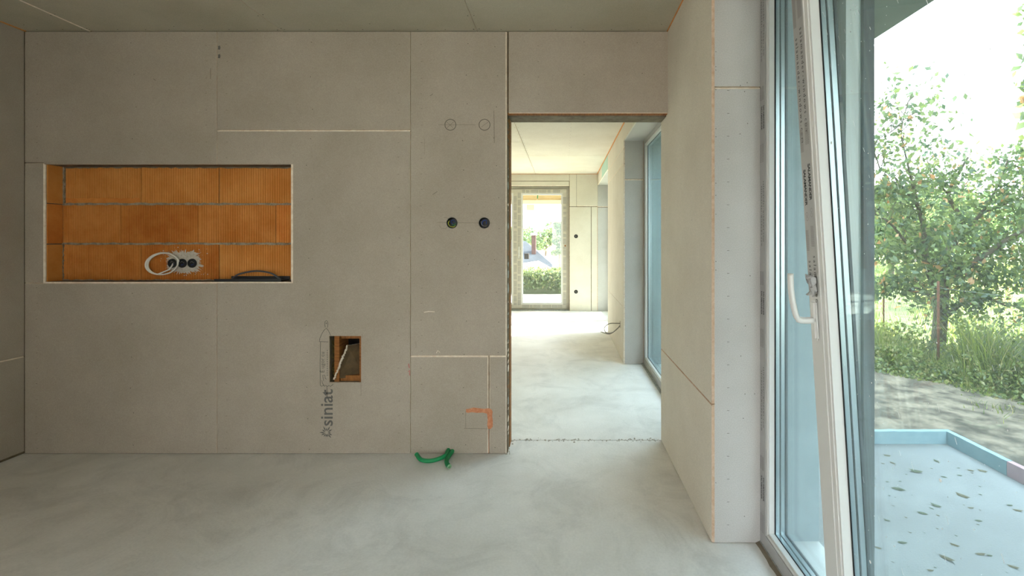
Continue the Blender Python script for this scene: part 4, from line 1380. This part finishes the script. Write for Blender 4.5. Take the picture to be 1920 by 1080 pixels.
# ------------------------------------------------------------------ ground
ZG = -.14
def gridmesh(name, xs, ys, zf, m, inside=None, kind='structure'):
    bm = bmesh.new(); V = {}
    for i, x in enumerate(xs):
        for j, y in enumerate(ys):
            V[i, j] = bm.verts.new((x, y, zf(x, y)))
    for i in range(len(xs) - 1):
        for j in range(len(ys) - 1):
            if inside and not inside((xs[i] + xs[i + 1]) / 2, (ys[j] + ys[j + 1]) / 2): continue
            f = bm.faces.new((V[i, j], V[i + 1, j], V[i + 1, j + 1], V[i, j + 1])); f.smooth = True
    for v in [v for v in bm.verts if not v.link_faces]: bm.verts.remove(v)
    o = link(name, bm, m); o['kind'] = kind
    return o
def undul(x, y, a=.02):
    return a * (math.sin(x * 1.7 + y * .6) + math.sin(y * 2.3 - x * .9) + .6 * math.sin(x * 4.1 + 1) * math.sin(y * 3.7))
gx = [1.2 + .12 * i for i in range(100)]
gy = [-4 + .15 * i for i in range(110)]
gridmesh('ground', gx, gy, lambda x, y: ZG + undul(x, y, .012) - (.03 if (x < 2.75 and y < 3.35) else 0), M['dirt'])
bm = bmesh.new()
box(bm, -60, 90, -60, 120, ZG - .6, ZG - .10)
link('ground', bm, M['gravel'])['kind'] = 'structure'
def edge_x(y):       # where weeds start, as a function of y
    return 3.38 + (5.2 - y) * .67 if y > 0 else 6.86 - y * .4
ex = [1.6 + .6 * i for i in range(80)]
ey = [-10 + .6 * i for i in range(110)]
def lawn_z(x, y):
    d = (x - edge_x(y))
    return ZG - .05 + min(.09, max(0, d) * .10) + undul(x, y, .015) * .5 + max(0, y - 12) * .004
gridmesh('lawn', ex, ey, lawn_z, M['lawn'], inside=lambda x, y: x > edge_x(y) + .1 and (x > 4.2 or y < 12) and x > y * .30)

# ------------------------------------------------------------------ vegetation builders
rng = np.random.default_rng(5)
def leaves_mesh(name, C, size, mats, parent=None, asp=.5, droop=.0, jitter=.35, kind='stuff'):
    """C: (n,3) centres. every leaf = folded diamond of 4 triangles sharing a midrib (6 verts)"""
    n = len(C)
    a = rng.normal(size=(n, 3)); a[:, 2] -= droop; a /= np.linalg.norm(a, axis=1)[:, None]
    b = rng.normal(size=(n, 3)); b -= (b * a).sum(1)[:, None] * a; b /= np.linalg.norm(b, axis=1)[:, None]
    c = np.cross(a, b)
    s = size * (1 + rng.uniform(-jitter, jitter, n))[:, None]
    p0 = C - a * s * .5; p2 = C + a * s * .5
    l = C + b * s * asp * .5 + c * s * .10; r = C - b * s * asp * .5 + c * s * .10
    V = np.stack([p0, l, p2, r], 1).reshape(-1, 3)
    base = np.arange(n)[:, None] * 4
    T = np.concatenate([base + [0, 2, 1], base + [0, 3, 2]], 1).reshape(-1)
    me = bpy.data.meshes.new(name)
    me.vertices.add(len(V)); me.vertices.foreach_set('co', V.astype('f').ravel())
    me.loops.add(len(T)); me.loops.foreach_set('vertex_index', T.astype('i'))
    nt = len(T) // 3
    me.polygons.add(nt); me.polygons.foreach_set('loop_start', np.arange(nt, dtype='i') * 3)
    me.update(); me.validate()
    o = link(name, me, mats, parent)
    if kind: o['kind'] = kind
    return o

def blob_points(n, centres, radii, shell=.5):
    k = rng.integers(0, len(centres), n)
    d = rng.normal(size=(n, 3)); d /= np.linalg.norm(d, axis=1)[:, None]
    rr = rng.uniform(shell, 1, n) ** (1 / 2)
    return np.array(centres)[k] + d * rr[:, None] * np.array(radii)[k]

def limb(bm, pts, r0, r1, n=8):
    tube(bm, spline(pts, 4 * len(pts)), r0, n, r_end=r1)

# garden tree
TB = Vector((4.72, 6.02, ZG))
tree = empty('tree', TB, 'leafy garden tree with a forked trunk and some orange leaves behind the wire fence', 'tree')
def rel(x, y, z): return Vector((x, y, z)) - TB
def tp(px, py, Y): return Vector(((px - 1055) * Y / F, Y, CAMZ - (py - 450) * Y / F))
bm = bmesh.new()
limb(bm, [tp(1757, 712, 6.0) - TB, tp(1758, 660, 6.0) - TB, tp(1763, 600, 6.0) - TB, tp(1766, 560, 6.0) - TB, tp(1768, 535, 6.0) - TB], .085, .07, 10)
link('trunk', bm, M['bark'], tree)
def br(pp, r0, r1):
    bm = bmesh.new(); limb(bm, [tp(*p) - TB for p in pp], r0, r1, 7); bmesh.ops.recalc_face_normals(bm, faces=bm.faces); link('branch', bm, M['bark'], tree)
    return pp
brs = [br([(1768, 540, 6.0), (1790, 515, 6.0), (1830, 490, 5.9), (1880, 455, 5.8), (1930, 425, 5.7)], .060, .020),
       br([(1768, 540, 6.0), (1768, 500, 6.1), (1778, 470, 6.1), (1800, 440, 6.2), (1796, 400, 6.2), (1778, 365, 6.2), (1800, 320, 6.2), (1815, 295, 6.2)], .050, .012),
       br([(1765, 548, 6.0), (1745, 520, 5.9), (1735, 480, 5.8), (1732, 430, 5.8), (1722, 390, 5.8), (1712, 350, 5.7), (1700, 300, 5.7)], .045, .010),
       br([(1762, 600, 6.0), (1778, 590, 5.9), (1810, 565, 5.7), (1850, 560, 5.6), (1890, 575, 5.5)], .034, .010),
       br([(1758, 570, 6.0), (1745, 555, 5.9), (1725, 548, 5.7), (1700, 545, 5.6)], .030, .008),
       br([(1735, 480, 5.8), (1700, 455, 5.7), (1670, 420, 5.6), (1640, 400, 5.5)], .022, .006),
       br([(1722, 390, 5.8), (1700, 360, 5.7), (1675, 330, 5.7), (1650, 318, 5.6)], .016, .005),
       br([(1800, 440, 6.2), (1840, 400, 6.2), (1870, 350, 6.2), (1890, 300, 6.2)], .026, .008),
       br([(1778, 365, 6.2), (1750, 330, 6.2), (1735, 290, 6.2)], .012, .004),
       br([(1840, 400, 6.2), (1890, 380, 6.1), (1935, 360, 6.0)], .016, .006),
       br([(1700, 300, 5.7), (1690, 250, 5.7), (1700, 200, 5.7), (1712, 172, 5.7)], .010, .003),
       br([(1650, 318, 5.6), (1640, 270, 5.6), (1680, 240, 5.6), (1700, 215, 5.6)], .007, .003)]
# twigs
bm = bmesh.new()
tips = []
for pp in brs:
    for i in range(1, len(pp)):
        p = tp(*pp[i]); n_t = 7
        for k in range(n_t):
            q = tp(*pp[i - 1]).lerp(p, (k + .5) / n_t)
            d = Vector((R.gauss(0, 1), R.gauss(0, .9), R.gauss(.25, .8))).normalized() * R.uniform(.18, .5)
            e = q + d
            mid = (q + e) / 2 + Vector((R.uniform(-.05, .05), R.uniform(-.05, .05), .04))
            tube(bm, [q - TB, mid - TB, e - TB], .005, 3, cap=False, r_end=.0015)
            tips += [mid, e]
o = link('twig', bm, M['bark'], tree); o['kind'] = 'stuff'
cs = [tuple(t - TB) for t in tips if not (t.z > 2.0 and R.random() < .35)]
C = np.array(cs)
rep = rng.integers(0, len(C), 5200)
P1 = C[rep] + rng.normal(scale=.11, size=(5200, 3))
# denser lower and right-hand crown
bl, rad = [], []
for (px, py, Y, r_) in ((1880, 330, 6.3, .42), (1930, 300, 6.2, .45), (1850, 380, 6.3, .40), (1905, 400, 6.1, .45), (1830, 450, 6.0, .35), (1890, 470, 6.0, .40), (1820, 520, 5.9, .26),
                        (1700, 480, 5.9, .32), (1660, 470, 5.8, .30), (1690, 530, 5.8, .26), (1650, 540, 5.8, .24), (1735, 440, 6.0, .28), (1770, 500, 6.1, .26), (1830, 560, 5.6, .20), (1880, 520, 5.7, .3), (1960, 380, 6.0, .5), (2020, 420, 6, .6), (1960, 500, 6, .4),
                        (1790, 420, 6.2, .3), (1690, 400, 5.9, .26), (1750, 340, 6.1, .26), (1660, 360, 5.7, .22)):
    bl.append(tuple(tp(px, py, Y) - TB)); rad.append((r_, r_ * .9, r_ * .62))
P2 = blob_points(5200, bl, rad, .1)
Pts = np.concatenate([P1, P2])
leaves_mesh('foliage', Pts, .072, M['leaf'], tree, .55, .5)

def bushtree(loc, h, r, label, n=2600, size=.16, m='leaf_far', group=None, trunk=.10, low=.25, name='tree', cat='tree'):
    t = empty(name, loc, label, cat, group)
    bm = bmesh.new()
    limb(bm, [(0, 0, 0), (.05 * r, 0, h * .3), (-.04 * r, .05, h * .7)], trunk, trunk * .4, 8)
    for k in range(5):
        a = 2 * math.pi * k / 5 + R.random()
        limb(bm, [(0, 0, h * (.25 + .08 * k)), (math.cos(a) * r * .35, math.sin(a) * r * .35, h * (.42 + .08 * k)), (math.cos(a) * r * .7, math.sin(a) * r * .7, h * (.5 + .09 * k))], trunk * .45, trunk * .12, 5)
    link('trunk', bm, M['bark'], t)
    cc, rr = [], []
    for k in range(16):
        a = R.uniform(0, 2 * math.pi); q = r * math.sqrt(R.random()) * .75
        zz = h * R.uniform(low + .1, .85)
        sh = 1 - abs(zz / h - .55) * .9
        cc.append((math.cos(a) * q * sh, math.sin(a) * q * sh, zz)); s = r * R.uniform(.3, .5)
        rr.append((s, s, s * .75))
    P = blob_points(n, cc, rr, .35)
    P = P[P[:, 2] > .05]
    leaves_mesh('foliage', P, size, M[m], t, .6, .2)
    return t

bg = [((10.2, 15.0), 3.0, 1.9, 'distant bushy tree straight behind the garden tree, left edge of the view'), ((13.6, 17.5), 3.4, 2.2, 'distant bushy tree behind the forked trunk'), ((16.6, 21.5), 3.1, 2.2, 'distant low tree right of the forked trunk'),
      ((21.0, 24.5), 3.6, 2.6, 'distant tree at the far right edge of the lawn'), ((27, 27.5), 5.0, 3, 'tall distant tree beyond the right edge of the lawn'), ((19.8, 31), 4.6, 3, 'tallest far tree seen between the nearer crowns')]
for (xy, h, r, lab) in bg:
    bushtree((xy[0], xy[1], ZG), h, r, lab, 2600, .24, 'leaf_far', 'distant trees beyond the lawn')
bushtree((17.0, 12.3, ZG), 13.5, 3.0, 'tall open tree added past the right edge to streak the far floor with shade', 900, .30, 'leaf', name='tree')  # out of view; put in to break up the far-room sun patch
# unseen hedge row added to the right to shade terrace and near windows
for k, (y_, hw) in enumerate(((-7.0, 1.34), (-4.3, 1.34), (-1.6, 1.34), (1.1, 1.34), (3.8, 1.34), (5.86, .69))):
    t_ = empty('shade_hedge', (6.75, y_, ZG), 'tall added evergreen, ' + ('first', 'second', 'third', 'fourth', 'fifth', 'sixth and thinnest')[k] + ' from the near end of the row shading the terrace', 'tree', 'evergreens added to shade the terrace')
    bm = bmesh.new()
    box(bm, -.35, .35, -hw, hw, 0, 5.6)  # solid box so no sun leaks between the leaves
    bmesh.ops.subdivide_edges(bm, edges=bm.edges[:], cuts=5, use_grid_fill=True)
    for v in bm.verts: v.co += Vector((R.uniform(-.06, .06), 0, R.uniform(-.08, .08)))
    link('sun_block', bm, M['hedge_core'], t_)
    C = np.stack([rng.uniform(-.6, .6, 16000), rng.uniform(-hw, hw, 16000), rng.uniform(.05, 5.95, 16000)], 1)
    leaves_mesh('foliage', C, .13, M['leaf'], t_, .6, .2)

# weeds along the fence: blades and leaf clumps
def blades(name, pts, h, w_, label=None, cat=None, m='weed', lean=.75):
    n = len(pts)
    P = np.array(pts)
    from mathutils import noise as nz_
    hf = np.array([.35 + .9 * max(0, min(1, .5 + 1.1 * nz_.noise(Vector((p[0] * 1.7, p[1] * 1.7, h))))) for p in pts])
    ed = np.array([min(1, .35 + max(0, p[0] - edge_x(p[1])) * .9) for p in pts])
    tr = np.array([.4 if (p[1] < 6.1 and abs(p[0] / p[1] - .785) < .05) else (.62 if p[0] / p[1] < .78 else 1) for p in pts])
    hh = h * rng.uniform(.35, 1.2, n) * hf * ed * tr
    ang = rng.uniform(0, 2 * np.pi, n); L = rng.uniform(.05, lean, n)
    dirv = np.stack([np.cos(ang), np.sin(ang), np.zeros(n)], 1)
    side = np.stack([-np.sin(ang + .6), np.cos(ang + .6), np.zeros(n)], 1) * (w_ * .5)
    up = np.array([0, 0, 1.0])
    p1 = P + up * (hh * .55)[:, None] + dirv * (L * hh * .35)[:, None]
    p2 = P + up * hh[:, None] + dirv * (L * hh)[:, None]
    V = np.stack([P - side, P + side, p1 + side * .8, p1 - side * .8, p2], 1).reshape(-1, 3)
    b = np.arange(n)[:, None] * 5
    T = np.concatenate([b + [0, 1, 2], b + [0, 2, 3], b + [3, 2, 4]], 1).reshape(-1)
    me = bpy.data.meshes.new(name)
    me.vertices.add(len(V)); me.vertices.foreach_set('co', V.astype('f').ravel())
    me.loops.add(len(T)); me.loops.foreach_set('vertex_index', T.astype('i'))
    nt = len(T) // 3
    me.polygons.add(nt); me.polygons.foreach_set('loop_start', np.arange(nt, dtype='i') * 3)
    me.update(); me.validate()
    o = link(name, me, M[m]); tag(o, label, cat, kind='stuff')
    return o
def scatter(n, fy, fd):
    out = []
    while len(out) < n:
        y = fy(); d = fd(); x = edge_x(y) + d
        if x < .58 * y: continue
        out.append((x, y, lawn_z(x, y) - .01))
    return out
blades('weeds', scatter(15000, lambda: R.uniform(2.6, 9), lambda: R.gauss(.25, .33)), .30, .009, 'low grass and weeds spilling onto the dirt path', 'grass')
blades('weeds', scatter(16000, lambda: R.uniform(2.6, 11), lambda: R.uniform(.4, 1.35)), .62, .009, 'tall weeds grown through the wire fence', 'grass')
blades('meadow_grass', [(x, y, lawn_z(x, y)) for x, y in ((R.uniform(3.0, 24), R.uniform(4.5, 30)) for _ in range(32000)) if x > edge_x(y) + 1.5 and x > .5 * y and x > 4.4], .22, .02, 'sunlit meadow grass behind the garden tree', 'grass', lean=.6)
C = []
for x, y, z in scatter(26000, lambda: R.uniform(2.6, 9), lambda: R.gauss(.75, .42)):
    d = x - edge_x(y)
    if d < -.15: continue
    top_ = .62 * min(1, .12 + max(0, d) * .9) * (.45 + .55 * math.sin(x * 4.1 + y * 2.7) ** 2)
    if y < 6.1 and abs(x / y - .785) < .035: top_ *= .45
    elif x / y < .78: top_ *= .7
    C.append((x, y, z + .01 + top_ * R.random() ** .7))
C = np.array(C)
tag(leaves_mesh('weed_leaves', C, .046, M['weed'], None, .55), 'leafy undergrowth among the tall weeds at the fence', 'undergrowth', kind='stuff')

# wire fence
fen = empty('wire_fence', (4.07, 5.2, ZG), 'sagging chain-link fence on thin rusty posts among the weeds', 'fence')
fo = fen.location
posts = [(4.07, 5.20, .88), (5.06, 7.55, .86), (3.60, 4.05, .80)]
posts = [(4.07, 5.20, .88), (5.05, 7.55, .72), (3.9 + .95, 3.3, .88)]
order = [(5.05, 7.55, .72), (4.07, 5.20, .88), (4.75, 3.3, .88)]
for (x_, y_, z_) in order:
    bm = bmesh.new(); tube(bm, [(x_ - fo.x, y_ - fo.y, -.1), (x_ - fo.x, y_ - fo.y, z_ - ZG)], .0135, 8)
    link('post', bm, M['rust'], fen)
bm = bmesh.new()
for i in range(2):
    a, b = Vector(order[i]), Vector(order[i + 1])
    for hfrac in (.93,):
        pts = []
        for k in range(13):
            t = k / 12; p = a.lerp(b, t); p.z = ZG + (p.z - ZG) * hfrac - .03 * math.sin(math.pi * t)
            pts.append(p - fo)
        tube(bm, pts, .003, 4, cap=False)
link('top_wire', bm, M['wire'], fen)
bm = bmesh.new()
for i in range(2):
    a, b = Vector(order[i]), Vector(order[i + 1]); a.z = b.z = 0
    L = (b - a).length; n = int(L / .075)
    Hh = .88
    for k in range(-12, n):
        for s in (1, -1):
            t0, t1 = k * .075, k * .075 + Hh
            z0, z1 = (0, Hh) if s == 1 else (Hh, 0)
            if t0 < 0: z0 += s * (-t0); t0 = 0
            if t1 > L: z1 -= s * (t1 - L); t1 = L
            if t1 <= t0: continue
            p, q = a.lerp(b, t0 / L), a.lerp(b, t1 / L)
            tube(bm, [Vector((p.x - fo.x, p.y - fo.y, z0)), Vector((q.x - fo.x, q.y - fo.y, z1))], .0016, 3, cap=False)
o = link('wire_mesh', bm, M['wire'], fen); o['kind'] = 'stuff'

# ------------------------------------------------------------------ view through the terrace door
YBm = 10.4
def qx(px, Y): return (px - 1055) * Y / F
bmm = empty('porch_beam', (0, YBm, 2.1), 'pale porch beam above the view through the far terrace door', 'beam')
bm = bmesh.new(); box(bm, -4, 2.5, -.06, .10, .085, .42); link('beam_board', bm, M['beam'], bmm)
bm = bmesh.new(); box(bm, -4, 2.5, -.09, .13, 0, .085); link('beam_rail', bm, M['beamwhite'], bmm)
bm = bmesh.new(); box(bm, -4, 2.5, -1.3, .12, .42, .50); link('porch_ceiling', bm, M['beam'], bmm)
jb = empty('junction_box', (qx(994.5, YBm - .15), YBm - .15, CAMZ + (450 - 390) * (YBm - .15) / F), 'flat white box hanging on a wire under the porch beam', 'junction box')
bm = bmesh.new(); box(bm, -.085, .085, -.02, .02, -.05, .075); bmesh.ops.bevel(bm, geom=bm.edges[:], offset=.006, segments=2, affect='EDGES'); link('box_shell', bm, M['pvc'], jb)
bm = bmesh.new(); tube(bm, spline([(.05, 0, .06), (.11, 0, .13), (.15, .02, .20)], 12), .005, 6); link('lead', bm, M['white_cable'], jb)
bm = bmesh.new(); tube(bm, spline([(.15, .02, .20), (.155, .02, .26), (.17, .02, .33)], 8), .011, 6); link('green_sleeve', bm, M['green_pipe'], jb)
bm = bmesh.new(); tube(bm, spline([tp(1028.5, 383, YBm), tp(1028, 391, YBm), tp(1026, 397, YBm)], 10), .006, 6)
tag(link('dangling_wire', bm, M['grey_cable']), 'short dark wire dangling from the porch beam, right of the white box', 'wire')

# neighbour's house
YHs = 26.0
hs = empty('house', (qx(975, YHs), YHs, ZG), "neighbour's low house with a grey hipped roof and brick chimney", 'house')
def hp(px, py, y=0.0):
    Y = YHs + y
    return Vector((qx(px, Y), Y, CAMZ - (py - 450) * Y / F)) - hs.location
bm = bmesh.new(); box(bm, hp(880, 0).x, hp(1036, 0).x, 0.2, 6, 0, hp(0, 495).z); link('wall', bm, M['housewall'], hs)
bm = bmesh.new()
ridge0, ridge1 = hp(930, 452, 3), hp(985, 452, 3)
e = [hp(876, 503, -.3), hp(1044, 503, -.3), hp(1050, 500, 6.5), hp(870, 500, 6.5)]
R0, R1 = bm.verts.new(ridge0), bm.verts.new(ridge1)
E = [bm.verts.new(v) for v in e]
bm.faces.new((E[0], E[1], R1, R0)); bm.faces.new((E[1], E[2], R1)); bm.faces.new((E[2], E[3], R0, R1)); bm.faces.new((E[3], E[0], R0)); bm.faces.new(list(reversed(E)))
bmesh.ops.recalc_face_normals(bm, faces=bm.faces)
link('roof', bm, M['roof'], hs)
bm = bmesh.new(); p = hp(1001, 470, 1.5); h_top = hp(0, 441, 1.5).z
box(bm, p.x - .12, p.x + .12, p.y - .2, p.y + .2, p.z - .6, h_top); link('chimney', bm, M['chimney'], hs)
bm = bmesh.new(); box(bm, p.x - .17, p.x + .17, p.y - .26, p.y + .26, h_top, h_top + .12); link('chimney_cap', bm, M['whitesheet'], hs)
bm = bmesh.new(); p = hp(986, 481, -.5)
box(bm, p.x - .12, p.x + .12, -.1, .4, p.z - .15, p.z + .15); link('roof_window', bm, M['dark'], hs)
bm = bmesh.new()
q = [hp(960, 497, -5), hp(1010, 489, -3), hp(1040, 506, -5), hp(960, 506, -6)]
vs_ = [bm.verts.new(v) for v in q] + [bm.verts.new(v - Vector((0, 0, .06))) for v in q]
bm.faces.new(vs_[:4]); bm.faces.new(vs_[4:][::-1])
for i in range(4): bm.faces.new((vs_[i], vs_[(i + 1) % 4], vs_[4 + (i + 1) % 4], vs_[4 + i]))
link('lean_to_roof', bm, M['whitesheet'], hs)
# hedge
C = np.array([(R.uniform(-3.6, 1.3), 14.2 + R.uniform(-.5, .5), ZG + .62 * R.random() ** .8 + .05 * math.sin(k)) for k in range(9000)])
hg = empty('hedge', (0, 14.2, ZG), "ragged clipped hedge in front of the neighbour's house", 'hedge')
C -= np.array([0, 14.2, ZG])
leaves_mesh('foliage', C, .10, M['hedge'], hg, .6)
bm = bmesh.new(); box(bm, -3.5, 1.2, -.25, .25, -.1, .42); link('hedge_core', bm, M['hedge'], hg)
for (px, Y, h, r, lab) in ((1049, 20.0, 2.5, .34, 'dark conifer-like tree at the right of the far door view'), (1022, 36.0, 2.9, 1.6, "round green tree behind the neighbour's chimney"), (966, 38.0, 2.6, 1.6, "round green tree left of the neighbour's chimney"), (1082, 33, 3.0, 1.3, "tree at the right end of the neighbour's house")):
    bushtree((qx(px, Y), Y, ZG), h, r, lab, 2600, .2, 'leaf_far', 'trees round the neighbour house')
